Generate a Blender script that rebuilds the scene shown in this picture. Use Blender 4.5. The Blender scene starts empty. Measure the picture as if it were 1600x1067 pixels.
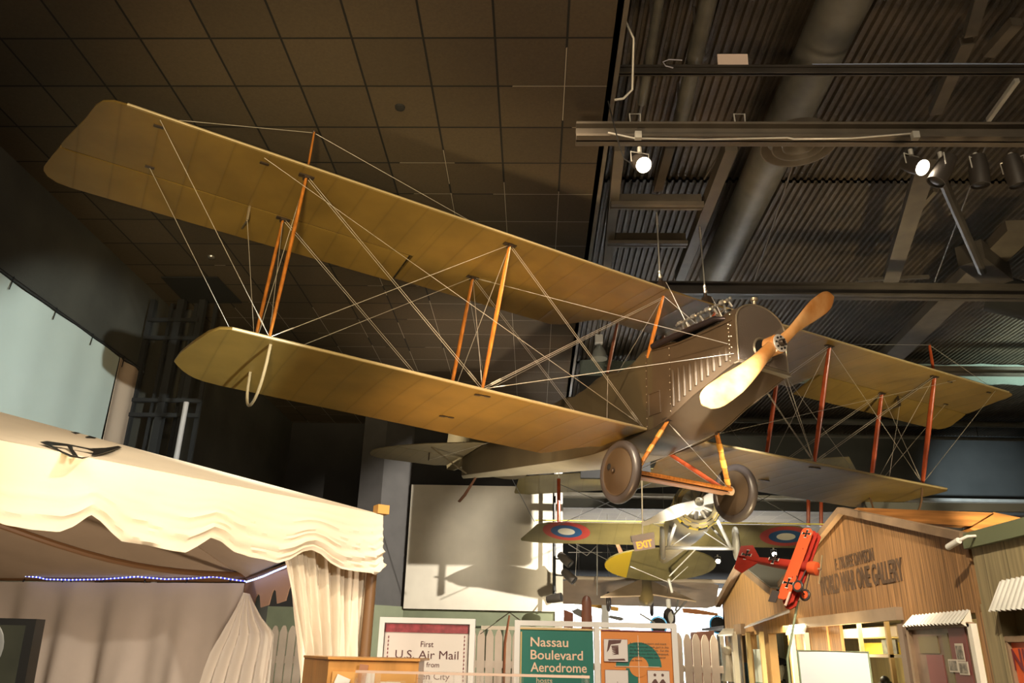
import bpy, bmesh, math, random
from mathutils import Vector, Matrix
random.seed(7)
SC = bpy.context.scene
COL = SC.collection
PI = math.pi
V = Vector
# ------------------------------------------------------------ camera
FL, PIT, YAW, ROLL, EYE = 1223.07, .374912, -.033256, .0225818, 1.6
_cy, _sy = math.cos(YAW), math.sin(YAW)
_r0 = V((_cy, -_sy, 0)); _f0 = V((_sy, _cy, 0)); _z = V((0, 0, 1))
_fw = _f0*math.cos(PIT) + _z*math.sin(PIT)
_u0 = -_f0*math.sin(PIT) + _z*math.cos(PIT)
_c, _s = math.cos(ROLL), math.sin(ROLL)
CR = _r0*_c + _u0*_s
CU = -_r0*_s + _u0*_c
EYEV = V((0, 0, EYE))
cam = bpy.data.cameras.new('camera'); camo = bpy.data.objects.new('camera', cam); COL.objects.link(camo)
cam.sensor_width = 36; cam.lens = FL/1600*36; cam.clip_end = 200; cam.clip_start = .05
m = Matrix((( CR.x, CU.x, -_fw.x, 0), (CR.y, CU.y, -_fw.y, 0), (CR.z, CU.z, -_fw.z, EYE), (0, 0, 0, 1)))
camo.matrix_world = m
SC.camera = camo

def ray(x, y):
    return _fw + CR*((x-800)/FL) + CU*((533.5-y)/FL)
def atX(x, y, X): d = ray(x, y); return EYEV + d*(X/d.x)
def atY(x, y, Y): d = ray(x, y); return EYEV + d*(Y/d.y)
def atZ(x, y, Z): d = ray(x, y); return EYEV + d*((Z-EYE)/d.z)
def atP(x, y, p, n):
    d = ray(x, y); n = V(n); return EYEV + d*((V(p)-EYEV).dot(n)/d.dot(n))

# ------------------------------------------------------------ materials
MATS = {}
def mat(name, col, rough=.6, metal=0., bump=None, var=0., vscale=3., emit=None, estr=1., spec=.5, coat=0., trans=0., alpha=1., stretch=(1,1,1), col2=None, subs=0):
    if name in MATS: return MATS[name]
    mt = bpy.data.materials.new(name); mt.use_nodes = True
    nt = mt.node_tree; b = nt.nodes['Principled BSDF']
    b.inputs['Base Color'].default_value = (*col, 1)
    b.inputs['Roughness'].default_value = rough
    b.inputs['Metallic'].default_value = metal
    b.inputs['Specular IOR Level'].default_value = spec
    b.inputs['Coat Weight'].default_value = coat
    b.inputs['Transmission Weight'].default_value = trans
    b.inputs['Alpha'].default_value = alpha
    if emit:
        b.inputs['Emission Color'].default_value = (*emit, 1); b.inputs['Emission Strength'].default_value = estr
    tc = nt.nodes.new('ShaderNodeTexCoord'); mp = nt.nodes.new('ShaderNodeMapping')
    mp.inputs['Scale'].default_value = stretch
    nt.links.new(tc.outputs['Object'], mp.inputs['Vector'])
    if var > 0 or col2:
        n = nt.nodes.new('ShaderNodeTexNoise'); n.inputs['Scale'].default_value = vscale; n.inputs['Detail'].default_value = 6
        nt.links.new(mp.outputs['Vector'], n.inputs['Vector'])
        r = nt.nodes.new('ShaderNodeValToRGB')
        c2 = col2 or tuple(max(0, c*(1-var)) for c in col)
        c1 = col if col2 else tuple(min(1, c*(1+var)) for c in col)
        r.color_ramp.elements[0].position = .35; r.color_ramp.elements[1].position = .65
        r.color_ramp.elements[0].color = (*c2, 1); r.color_ramp.elements[1].color = (*c1, 1)
        nt.links.new(n.outputs['Fac'], r.inputs['Fac']); nt.links.new(r.outputs['Color'], b.inputs['Base Color'])
    if bump:
        n2 = nt.nodes.new('ShaderNodeTexNoise'); n2.inputs['Scale'].default_value = bump[0]; n2.inputs['Detail'].default_value = 5
        nt.links.new(mp.outputs['Vector'], n2.inputs['Vector'])
        bp = nt.nodes.new('ShaderNodeBump'); bp.inputs['Strength'].default_value = bump[1]; bp.inputs['Distance'].default_value = .02
        nt.links.new(n2.outputs['Fac'], bp.inputs['Height']); nt.links.new(bp.outputs['Normal'], b.inputs['Normal'])
    MATS[name] = mt
    return mt

def fabric_mat(name, col, axis='X', pitch=.305, rough=.42, dark=.75, depth=.5):
    """doped wing fabric: rib lines every `pitch` metres, slight mottling"""
    mt = bpy.data.materials.new(name); mt.use_nodes = True; nt = mt.node_tree; b = nt.nodes['Principled BSDF']
    b.inputs['Roughness'].default_value = rough
    b.inputs['Specular IOR Level'].default_value = .3
    tc = nt.nodes.new('ShaderNodeTexCoord'); sp = nt.nodes.new('ShaderNodeSeparateXYZ')
    nt.links.new(tc.outputs['Object'], sp.inputs[0])
    def M(op, a, bb=None):
        n = nt.nodes.new('ShaderNodeMath'); n.operation = op
        for i, v in enumerate((a, bb)):
            if v is None: continue
            if hasattr(v, 'links'): nt.links.new(v, n.inputs[i])
            else: n.inputs[i].default_value = v
        return n.outputs[0]
    t = M('MULTIPLY', sp.outputs[axis], PI/pitch)
    s = M('ABSOLUTE', M('SINE', t))
    rib = M('POWER', M('SUBTRACT', 1.0, s), 9.0)      # 1 on the rib
    sag = M('MULTIPLY', s, .3)
    ns = nt.nodes.new('ShaderNodeTexNoise'); ns.inputs['Scale'].default_value = 2.2; ns.inputs['Detail'].default_value = 7
    nt.links.new(tc.outputs['Object'], ns.inputs['Vector'])
    fine = nt.nodes.new('ShaderNodeTexNoise'); fine.inputs['Scale'].default_value = 90; fine.inputs['Detail'].default_value = 2
    nt.links.new(tc.outputs['Object'], fine.inputs['Vector'])
    h = M('ADD', M('SUBTRACT', M('MULTIPLY', rib, .6), sag), M('ADD', M('MULTIPLY', ns.outputs['Fac'], 1.2), M('MULTIPLY', fine.outputs['Fac'], .12)))
    bp = nt.nodes.new('ShaderNodeBump'); bp.inputs['Strength'].default_value = depth; bp.inputs['Distance'].default_value = .006
    nt.links.new(h, bp.inputs['Height']); nt.links.new(bp.outputs['Normal'], b.inputs['Normal'])
    r = nt.nodes.new('ShaderNodeValToRGB'); r.color_ramp.elements[0].position = .3; r.color_ramp.elements[1].position = .7
    r.color_ramp.elements[0].color = (*[c*.82 for c in col], 1); r.color_ramp.elements[1].color = (*[c*1.12 for c in col], 1)
    nt.links.new(ns.outputs['Fac'], r.inputs['Fac'])
    mx = nt.nodes.new('ShaderNodeMixRGB'); mx.blend_type = 'MULTIPLY'; mx.inputs['Color2'].default_value = (dark, dark, dark, 1)
    nt.links.new(M('MULTIPLY', rib, .8), mx.inputs['Fac']); nt.links.new(r.outputs['Color'], mx.inputs['Color1'])
    nt.links.new(mx.outputs['Color'], b.inputs['Base Color'])
    MATS[name] = mt
    return mt

# ------------------------------------------------------------ mesh builder
class MB:
    def __init__(s): s.v = []; s.f = []; s.sm = []
    def add(s, vs, fs, smooth=False):
        o = len(s.v); s.v += [V(p) for p in vs]; s.f += [tuple(i+o for i in f) for f in fs]; s.sm += [smooth]*len(fs)
        return s
    def box(s, c, d, rot=None):
        c = V(c); hx, hy, hz = d[0]/2, d[1]/2, d[2]/2
        ps = [V((x, y, z)) for z in (-hz, hz) for y in (-hy, hy) for x in (-hx, hx)]
        if rot is not None: ps = [rot @ p for p in ps]
        return s.add([c+p for p in ps], [(0,2,3,1),(4,5,7,6),(0,1,5,4),(2,6,7,3),(0,4,6,2),(1,3,7,5)])
    def hexa(s, a, b):
        """a, b: lists of four points (front and back face)"""
        return s.add(list(a)+list(b), [(0,1,2,3),(7,6,5,4),(0,4,5,1),(1,5,6,2),(2,6,7,3),(3,7,4,0)])
    def bar(s, p, q, w, h=None, up=(0,0,1)):
        p, q = V(p), V(q); h = h or w; d = (q-p).normalized(); u = V(up)
        if abs(d.dot(u.normalized())) > .98: u = V((1, 0, 0)) if abs(d.x) < .9 else V((0, 1, 0))
        sd = d.cross(u).normalized(); u = sd.cross(d).normalized()
        a = [p+sd*w/2*i+u*h/2*j for i, j in ((-1,-1),(1,-1),(1,1),(-1,1))]
        return s.hexa(a, [x+(q-p) for x in a])
    def tube(s, pts, r, n=8, cap=True, rs=None, ell=None, axis=None):
        """swept tube; rs radii per point; ell=(k, axisvec): flattened section"""
        pts = [V(p) for p in pts]; N = len(pts); rings = []; up = None
        for i, p in enumerate(pts):
            d = (pts[min(i+1, N-1)]-pts[max(i-1, 0)]).normalized()
            if axis is not None: u = V(axis)
            elif up is None: u = V((0, 0, 1)) if abs(d.z) < .9 else V((1, 0, 0))
            else: u = up
            u = (u-d*u.dot(d)).normalized(); w = d.cross(u); up = u
            rr = rs[i] if rs else r; k = ell or 1.
            rings.append([p+u*(math.cos(2*PI*j/n)*rr)+w*(math.sin(2*PI*j/n)*rr*k) for j in range(n)])
        vs = [q for r_ in rings for q in r_]; fs = []
        for i in range(N-1):
            for j in range(n): fs.append((i*n+j, i*n+(j+1)%n, (i+1)*n+(j+1)%n, (i+1)*n+j))
        s.add(vs, fs, True)
        if cap: s.add(rings[0], [tuple(range(n))[::-1]]); s.add(rings[-1], [tuple(range(n))])
        return s
    def lathe(s, prof, M, n=32, smooth=True, arc=2*PI):
        """prof: (r, z) pairs, revolved round local z, placed by M"""
        vs = []; fs = []; k = n if arc >= 2*PI-1e-6 else n+1
        for r, z in prof:
            for j in range(k):
                a = arc*j/n; vs.append(M @ V((r*math.cos(a), r*math.sin(a), z)))
        for i in range(len(prof)-1):
            for j in range(n):
                j2 = (j+1) % k; fs.append((i*k+j, i*k+j2, (i+1)*k+j2, (i+1)*k+j))
        return s.add(vs, fs, smooth)
    def prism(s, poly, off, smooth=False):
        poly = [V(p) for p in poly]; n = len(poly); off = V(off)
        fs = [tuple(range(n))[::-1], tuple(range(n, 2*n))] + [(i, (i+1) % n, n+(i+1) % n, n+i) for i in range(n)]
        return s.add(poly+[p+off for p in poly], fs, smooth)
    def grid(s, rows, smooth=True, thick=None, closed=False):
        """rows: list of equal length point lists; thick: a vector function(i,j) or number along normals -> solid sheet"""
        nr, nc = len(rows), len(rows[0]); pts = [V(p) for r in rows for p in r]; fs = []
        for i in range(nr-1):
            for j in range(nc if closed else nc-1):
                j2 = (j+1) % nc; fs.append((i*nc+j, i*nc+j2, (i+1)*nc+j2, (i+1)*nc+j))
        if thick is None: return s.add(pts, fs, smooth)
        tv = V(thick); N = len(pts); o = len(s.v)
        s.add(pts+[p+tv for p in pts], fs+[tuple(i+N for i in f[::-1]) for f in fs], smooth)
        bd = [(j, j+1) for j in range(nc-1)]+[((nr-1)*nc+j+1, (nr-1)*nc+j) for j in range(nc-1)]
        bd += [((i+1)*nc, i*nc) for i in range(nr-1)]+[(i*nc+nc-1, (i+1)*nc+nc-1) for i in range(nr-1)]
        s.f += [tuple(q+o for q in (b, a, a+N, b+N)) for a, b in bd]; s.sm += [False]*len(bd)
        return s
    def ball(s, c, r, n=12, sc=(1,1,1)):
        c = V(c); vs = []; fs = []; m_ = n//2
        for i in range(m_+1):
            for j in range(n):
                a = PI*i/m_; b = 2*PI*j/n
                vs.append(c+V((r*sc[0]*math.sin(a)*math.cos(b), r*sc[1]*math.sin(a)*math.sin(b), r*sc[2]*math.cos(a))))
        for i in range(m_):
            for j in range(n): fs.append((i*n+j, (i+1)*n+j, (i+1)*n+(j+1) % n, i*n+(j+1) % n))
        return s.add(vs, fs, True)

WM = {}      # world matrices of linked objects
def link_mesh(name, mb, m_, parent=None, local=False, fix=True):
    me = bpy.data.meshes.new(name)
    vs = mb.v
    if parent is not None:
        Wp = WM[parent.name]
        if not local: inv = Wp.inverted(); vs = [inv @ p for p in vs]
        o_m = Wp
    else:
        xs = [p.x for p in vs]; ys = [p.y for p in vs]; zs = [p.z for p in vs]
        base = V(((min(xs)+max(xs))/2, (min(ys)+max(ys))/2, min(zs)))
        vs = [p-base for p in vs]; o_m = Matrix.Translation(base)
    me.from_pydata([tuple(p) for p in vs], [], mb.f)
    me.polygons.foreach_set('use_smooth', mb.sm)
    if fix:
        bm = bmesh.new(); bm.from_mesh(me); bmesh.ops.remove_doubles(bm, verts=bm.verts, dist=1e-5)
        bmesh.ops.recalc_face_normals(bm, faces=bm.faces); bm.to_mesh(me); bm.free()
    me.set_sharp_from_angle(angle=math.radians(40))
    me.materials.append(m_ if not isinstance(m_, str) else MATS[m_])
    o = bpy.data.objects.new(name, me); COL.objects.link(o)
    if parent is not None: o.parent = parent
    else: o.matrix_world = o_m
    WM[o.name] = o_m.copy()
    return o
def tag(o, label=None, cat=None, group=None, kind=None):
    if label: o['label'] = label
    if cat: o['category'] = cat
    if group: o['group'] = group
    if kind: o['kind'] = kind
    return o
def thing(name, label, cat, loc=(0,0,0), mw=None, group=None):
    o = bpy.data.objects.new(name, None); COL.objects.link(o); o.empty_display_size = .1
    M = mw if mw is not None else Matrix.Translation(V(loc)); o.matrix_world = M; WM[o.name] = M.copy()
    return tag(o, label, cat, group)
def part(name, mb, m_, parent, local=False, label=None, kind=None):
    return tag(link_mesh(name, mb, m_, parent, local), label, None, None, kind)
def single(name, mb, m_, label, cat, group=None, kind=None):
    return tag(link_mesh(name, mb, m_), label, cat, group, kind)
def struct(name, mb, m_, parent=None):
    o = link_mesh(name, mb, m_, parent)
    if parent is None: o['kind'] = 'structure'
    return o
def copy_thing(root, mw, label, group=None):
    r = root.copy(); COL.objects.link(r); r.matrix_world = mw; WM[r.name] = mw.copy(); r['label'] = label
    if group: r['group'] = group
    def rec(src, dst):
        for ch in src.children:
            c = ch.copy(); COL.objects.link(c); c.parent = dst; WM[c.name] = mw.copy(); rec(ch, c)
    rec(root, r)
    return r
def frame(o, x, y=None, z=None):
    """matrix from origin and x, z axes"""
    x = V(x).normalized()
    if z is None: z = x.cross(V(y)).normalized(); y = z.cross(x)
    else: z = V(z); z = (z-x*z.dot(x)).normalized(); y = z.cross(x)
    return Matrix(((x.x, y.x, z.x, o[0]), (x.y, y.y, z.y, o[1]), (x.z, y.z, z.z, o[2]), (0, 0, 0, 1)))
def zalong(o, d):
    d = V(d).normalized(); a = V((0, 0, 1)) if abs(d.z) < .9 else V((1, 0, 0))
    x = a.cross(d).normalized(); y = d.cross(x)
    return Matrix(((x.x, y.x, d.x, o[0]), (x.y, y.y, d.y, o[1]), (x.z, y.z, d.z, o[2]), (0, 0, 0, 1)))
def text_mb(s, M, width=None, height=None, extrude=.002, bold=0., align='LEFT', space=1.):
    """lettering as a mesh; M maps text x to right, y to up; scaled to width (and/or cap height)"""
    cu = bpy.data.curves.new('lettering', 'FONT'); cu.body = s; cu.extrude = 0; cu.offset = bold; cu.align_x = 'LEFT'; cu.space_character = space; cu.resolution_u = 3
    ob = bpy.data.objects.new('lettering', cu); COL.objects.link(ob)
    dg = bpy.context.evaluated_depsgraph_get(); me = bpy.data.meshes.new_from_object(ob.evaluated_get(dg))
    bpy.data.objects.remove(ob); bpy.data.curves.remove(cu)
    mb = MB(); vs = [v.co.copy() for v in me.vertices]; fs = [tuple(p.vertices) for p in me.polygons]
    if not vs: return mb
    x0, x1 = min(v.x for v in vs), max(v.x for v in vs); y0, y1 = 0, .7
    kx = (width/(x1-x0)) if width else None; ky = (height/.7) if height else None
    kx = kx or ky; ky = ky or kx
    sh = {'LEFT': x0, 'CENTER': (x0+x1)/2, 'RIGHT': x1}[align]
    front = [M @ V(((v.x-sh)*kx, v.y*ky, extrude)) for v in vs]
    mb.add(front, fs)
    if extrude > .003:
        back = [M @ V(((v.x-sh)*kx, v.y*ky, 0)) for v in vs]
        cnt = {}
        for f in fs:
            for i in range(len(f)):
                a, b = f[i], f[(i+1) % len(f)]; cnt[(a, b)] = 1
        n = len(vs); ed = [(a, b) for (a, b) in cnt if (b, a) not in cnt]
        o = len(mb.v); mb.add(back, [])
        mb.f += [(a, o+a, o+b, b) for a, b in ed]; mb.sm += [False]*len(ed)
    bpy.data.meshes.remove(me)
    return mb
def join(*mbs):
    r = MB()
    for b in mbs: r.add(b.v, b.f); r.sm[-len(b.sm):] = b.sm if b.sm else r.sm[-len(b.sm):]
    return r
# ============================================================ MATERIALS
def grid_mat(name, x0, y0, s, base):
    mt = bpy.data.materials.new(name); mt.use_nodes = True; nt = mt.node_tree; b = nt.nodes['Principled BSDF']; b.inputs['Roughness'].default_value = .85
    g = nt.nodes.new('ShaderNodeNewGeometry'); sp = nt.nodes.new('ShaderNodeSeparateXYZ'); nt.links.new(g.outputs['Position'], sp.inputs[0])
    def M(op, a, bb=None, c=None):
        n = nt.nodes.new('ShaderNodeMath'); n.operation = op
        for i, v in enumerate((a, bb, c)):
            if v is None: continue
            if hasattr(v, 'links'): nt.links.new(v, n.inputs[i])
            else: n.inputs[i].default_value = v
        return n.outputs[0]
    def line(c, o, w): # 1 on line
        f = M('FRACT', M('DIVIDE', M('SUBTRACT', c, o-s*50), s))
        d = M('MINIMUM', f, M('SUBTRACT', 1.0, f))
        return M('LESS_THAN', d, w/s/2)
    ln = M('MAXIMUM', line(sp.outputs['X'], x0, .02), line(sp.outputs['Y'], y0, .02))
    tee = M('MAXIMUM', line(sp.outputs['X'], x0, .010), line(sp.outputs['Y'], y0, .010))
    nz = nt.nodes.new('ShaderNodeTexNoise'); nz.inputs['Scale'].default_value = .55; nt.links.new(g.outputs['Position'], nz.inputs['Vector'])
    fleck = nt.nodes.new('ShaderNodeTexNoise'); fleck.inputs['Scale'].default_value = 45; fleck.inputs['Detail'].default_value = 4; nt.links.new(g.outputs['Position'], fleck.inputs['Vector'])
    # lamplight caught by tees painted in, paler towards far right; dark seams elsewhere
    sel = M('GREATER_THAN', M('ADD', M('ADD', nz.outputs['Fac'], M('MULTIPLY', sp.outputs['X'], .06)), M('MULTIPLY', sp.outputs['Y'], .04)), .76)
    tile = nt.nodes.new('ShaderNodeMixRGB'); tile.inputs['Color1'].default_value = (*[c*.75 for c in base], 1); tile.inputs['Color2'].default_value = (*[c*1.25 for c in base], 1)
    nt.links.new(fleck.outputs['Fac'], tile.inputs['Fac'])
    # tile to tile tone
    wn = nt.nodes.new('ShaderNodeTexWhiteNoise'); cb = nt.nodes.new('ShaderNodeCombineXYZ')
    nt.links.new(M('FLOOR', M('DIVIDE', M('SUBTRACT', sp.outputs['X'], x0-50*s), s)), cb.inputs[0]); nt.links.new(M('FLOOR', M('DIVIDE', M('SUBTRACT', sp.outputs['Y'], y0-50*s), s)), cb.inputs[1])
    nt.links.new(cb.outputs[0], wn.inputs['Vector'])
    mul = nt.nodes.new('ShaderNodeMixRGB'); mul.blend_type = 'MULTIPLY'; mul.inputs['Fac'].default_value = 1
    nt.links.new(tile.outputs[0], mul.inputs['Color1']); gy = nt.nodes.new('ShaderNodeCombineColor')
    tv = M('MULTIPLY_ADD', wn.outputs['Value'], .3, .85)
    for i in range(3): nt.links.new(tv, gy.inputs[i])
    nt.links.new(gy.outputs[0], mul.inputs['Color2'])
    m1 = nt.nodes.new('ShaderNodeMixRGB'); m1.inputs['Color2'].default_value = (.004, .0035, .003, 1); nt.links.new(ln, m1.inputs['Fac']); nt.links.new(mul.outputs[0], m1.inputs['Color1'])
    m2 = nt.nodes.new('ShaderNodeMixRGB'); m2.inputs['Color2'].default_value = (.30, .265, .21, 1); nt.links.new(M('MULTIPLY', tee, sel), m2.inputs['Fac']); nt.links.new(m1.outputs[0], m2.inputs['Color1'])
    nt.links.new(m2.outputs[0], b.inputs['Base Color'])
    return mt
def plank_mat(name, col, axis='X', w=.1, dark=.35, grain=(30, 30, 2), var=.35, rough=.6, gap=.05):
    """vertical boards: seams every w along axis, long grain"""
    mt = bpy.data.materials.new(name); mt.use_nodes = True; nt = mt.node_tree; b = nt.nodes['Principled BSDF']; b.inputs['Roughness'].default_value = rough
    g = nt.nodes.new('ShaderNodeNewGeometry'); sp = nt.nodes.new('ShaderNodeSeparateXYZ'); nt.links.new(g.outputs['Position'], sp.inputs[0])
    mp = nt.nodes.new('ShaderNodeMapping'); mp.inputs['Scale'].default_value = grain; nt.links.new(g.outputs['Position'], mp.inputs['Vector'])
    nz = nt.nodes.new('ShaderNodeTexNoise'); nz.inputs['Scale'].default_value = 1; nz.inputs['Detail'].default_value = 5; nt.links.new(mp.outputs[0], nz.inputs['Vector'])
    r = nt.nodes.new('ShaderNodeValToRGB'); r.color_ramp.elements[0].position = .3; r.color_ramp.elements[1].position = .7
    r.color_ramp.elements[0].color = (*[c*(1-var) for c in col], 1); r.color_ramp.elements[1].color = (*[min(1, c*(1+var)) for c in col], 1); nt.links.new(nz.outputs['Fac'], r.inputs['Fac'])
    d = nt.nodes.new('ShaderNodeMath'); d.operation = 'DIVIDE'; nt.links.new(sp.outputs[axis], d.inputs[0]); d.inputs[1].default_value = w
    f = nt.nodes.new('ShaderNodeMath'); f.operation = 'FRACT'; nt.links.new(d.outputs[0], f.inputs[0])
    l = nt.nodes.new('ShaderNodeMath'); l.operation = 'LESS_THAN'; nt.links.new(f.outputs[0], l.inputs[0]); l.inputs[1].default_value = gap
    mx = nt.nodes.new('ShaderNodeMixRGB'); nt.links.new(l.outputs[0], mx.inputs['Fac']); nt.links.new(r.outputs[0], mx.inputs['Color1']); mx.inputs['Color2'].default_value = (*[c*dark for c in col], 1)
    nt.links.new(mx.outputs[0], b.inputs['Base Color'])
    return mt
TS = .61; TX = -3.61516*TS; TY = 8.54479*TS; CZ = 6.41
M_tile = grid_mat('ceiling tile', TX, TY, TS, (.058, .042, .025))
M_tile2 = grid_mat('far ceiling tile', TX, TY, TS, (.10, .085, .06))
M_dark = mat('dark wall paint', (.020, .018, .016), .8, var=.2, vscale=1.5, bump=(40, .1))
M_leftwall = mat('dark brown wall paint', (.040, .038, .030), .85, var=.25, vscale=1.2, bump=(30, .1))
M_pyl = mat('charcoal column paint', (.055, .051, .048), .7, var=.1)
M_deck = mat('painted roof deck', (.056, .042, .028), .6, var=.3, vscale=2, bump=(25, .5))
M_beam = mat('painted steel', (.105, .088, .068), .5, var=.15, vscale=4)
M_beamd = mat('dark painted steel', (.045, .038, .032), .5, var=.2)
M_black = mat('black metal', (.012, .012, .012), .4)
M_blackm = mat('matt black', (.008, .008, .008), .9)
M_duct = mat('painted duct', (.13, .125, .11), .42, var=.12, vscale=6, bump=(12, .1))
M_steel = mat('bare steel cable', (.55, .52, .46), .3, metal=.9)
M_galv = mat('galvanised sheet', (.62, .60, .55), .4, metal=.35, var=.12)
M_cream = mat('cream panel paint', (.62, .57, .47), .75, var=.06, vscale=2)
M_white = mat('white paint', (.75, .72, .66), .55)
M_green = mat('sage green wall', (.16, .18, .11), .7, var=.08)
M_greend = mat('green wall seam', (.03, .04, .02), .8)
M_blue = mat('blue grey wall', (.085, .088, .085), .7, var=.12, vscale=1)
M_hall = mat('white hall wall', (.9, .9, .9), .8)
M_floor = mat('polished concrete floor', (.32, .27, .20), .45, var=.12, vscale=1.5)

# ============================================================ ROOM
def slab(x0, x1, y0, y1, z0, z1):
    return MB().box(((x0+x1)/2, (y0+y1)/2, (z0+z1)/2), (x1-x0, y1-y0, z1-z0))
CEDGE = .71; YB = 17.5; LX = -5.65
struct('floor', slab(LX-.3, 16, -6, 34, -.15, 0), M_floor)
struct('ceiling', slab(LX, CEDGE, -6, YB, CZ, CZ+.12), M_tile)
trim = struct('trim_1', slab(CEDGE-.04, CEDGE, -6, YB, CZ-.03, CZ), M_beam)
struct('wall_left', slab(LX-.2, LX, -6, YB, 0, CZ+.3), M_leftwall)
# vertical seams and soft boxed-out pier on the left wall
struct('trim_2', slab(LX, LX+.3, 11.0, 11.4, 0, CZ), M_leftwall)
# back wall: dark, then the cream mural panel, wainscot below
wb = MB()
wb.add(slab(LX-.2, .62, YB, YB+.25, 0, CZ+1.6).v, slab(0,1,0,1,0,1).f)
struct('wall_back', wb, M_dark)
struct('trim_3', slab(LX, .62, YB-.06, YB, 0, 2.35), M_green)
# wainscot battens as its moulding
for i in range(9):
    x = -2.3+.33*i
    struct('trim_%d' % (10+i), slab(x, x+.03, YB-.085, YB-.06, 1.2, 2.02), M_greend)
struct('trim_30', slab(-2.3, .5, YB-.085, YB-.06, 2.02, 2.05), M_greend)
struct('trim_31', slab(.45, .62, YB-.12, YB+.3, 0, CZ+1.0), M_white)
# pier standing left of the mural panel
a0 = atY(597, 760, YB-.6); a1 = atY(642, 760, YB-.05)
pl = MB(); pl.prism([(a0.x, YB-.6, 0), (a1.x, YB-.02, 0), (a0.x-.5, YB-.02, 0), (a0.x-.5, YB-.6, 0)], (0, 0, CZ))
struct('wall_pier', pl, M_pyl)
pl = MB(); pl.prism([(a0.x+.02, YB-.64, 0), (a1.x+.02, YB-.06, 0), (a1.x, YB-.02, 0), (a0.x, YB-.6, 0)], (0, 0, 2.4)); struct('trim_4', pl, M_green)
# deck
DZ = 7.9
def deck(x0, x1, y0, y1, z, pitch=.1, amp=.022):
    rows = []
    for yy in (y0, y1):
        r = []; x = x0; k = 0
        while x < x1:
            for dx, dz in ((0, 0), (.35, 0), (.5, -1), (.85, -1)): r.append((x+dx*pitch, yy, z+dz*amp*2))
            x += pitch
        rows.append(r)
    return MB().grid(rows, smooth=False)
struct('ceiling_deck', deck(.2, 15.5, -3, 9.55, DZ), M_deck)
struct('ceiling_deck.001', deck(.2, 15.5, 9.55, 17, DZ-.05), M_deck)
struct('ceiling_deck.002', deck(.2, 15.5, 17, 23.2, DZ-.1), M_deck)
struct('ceiling_deck_top', slab(.2, 15.7, -6, 23.2, DZ+.06, DZ+.2), M_blackm)
struct('ceiling_edge', slab(.62, .7, -6, 22, CZ, DZ+.1), M_blackm)
struct('wall_far', slab(.6, 15.8, 22.9, 23.1, 5.75, DZ+.1), M_blue)
struct('trim_5', slab(.6, 15.8, 22.3, 22.9, 5.72, 5.80), M_galv)
struct('trim_6', slab(.6, 15.8, 22.82, 22.9, 5.45, 5.72), M_blue)
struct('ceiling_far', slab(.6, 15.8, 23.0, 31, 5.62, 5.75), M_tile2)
struct('wall_right', slab(15.5, 15.8, -6, 32, 0, DZ+.2), M_dark)
struct('wall_hall', slab(-4, 15.8, 31, 31.3, 0, 3.9), M_hall)
struct('wall_hall.001', slab(-4, 15.8, 31, 31.3, 3.9, 5.75), M_blackm)
struct('wall_front', slab(LX-.2, 15.8, -6.2, -6, 0, DZ+.2), M_dark)

def ibeam(name, x0, x1, y, zb, h, w, m_, lbl):
    b = MB(); b.box(((x0+x1)/2, y, zb+.012), (x1-x0, w, .024)); b.box(((x0+x1)/2, y, zb+h-.012), (x1-x0, w, .024)); b.box(((x0+x1)/2, y, zb+h/2), (x1-x0, .02, h))
    return single(name, b, m_, lbl, 'beam')
# big beam with the spotlights
def ibeam2(yt, yb, w, zb, x0, x1, m_, lbl):
    """far bottom edge seen at row yb, near top edge at row yt"""
    p = atZ(1200, yb, zb); y = p.y-w/2; q = atY(1200, yt, y-w/2)
    ibeam('steel_beam', x0, x1, y, zb, q.z-zb, w, m_, lbl); return y, q.z
YA, ZAt = ibeam2(190, 229, .16, 6.0, .35, 9, M_beam, 'wide steel roof beam carrying the lit spotlights, crossing beside the tile ceiling')
YB2, _q = ibeam2(440, 468, .18, 6.1, 1.0, 7.0, M_beamd, 'dark steel roof beam just above the wooden propeller tip')
YC, ZCt = ibeam2(101, 119, .06, 6.95, .72, 12, M_beamd, 'thin steel roof beam with a loose white card lying on it, near top of view')
p = atY(1145, 96, YC-.02)
single('paper_card', MB().box((p.x, YC-.02, ZCt+.067), (.30, .012, .13), Matrix.Rotation(.1, 3, 'X')), mat('paper', (.85, .68, .60), .8, emit=(.85, .6, .5), estr=0), 'blank white card standing on the thin upper roof beam', 'card')
for i, xx in enumerate((992, 1155)):
    q = atY(xx, 188, YA)
    b = MB().tube([(q.x-.045, YA-.02, ZAt), (q.x-.05, YA-.02, ZAt+.13), (q.x+.05, YA-.02, ZAt+.13), (q.x+.045, YA-.02, ZAt), (q.x-.045, YA-.02, ZAt)], .008, 6)
    single('beam_clamp', b, M_galv, ('left', 'right')[i]+' of two square strap clamps standing on the spotlight beam', 'clamp', 'strap clamps on the beam')
# flexible lead and coil on the upper beam
single('cable_loop', MB().tube([atY(1052, 106, YC-.1), atY(1040, 103, YC-.1), atY(1036, 97, YC-.1), atY(1045, 93, YC-.1), atY(1066, 94, YC-.1)], .006, 6), mat('pale cable', (.45, .45, .55), .4), 'pale looped cable end beside the narrow round pipe', 'cable')
single('data_cable', MB().tube([(x, YC-.02, ZCt+.010+.004*math.sin(x*2)) for x in [2.7+.2*i for i in range(14)]], .010, 6), mat('blue cable', (.35, .42, .60), .4), 'pale blue cable lying along the thin upper roof beam', 'cable')
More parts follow.
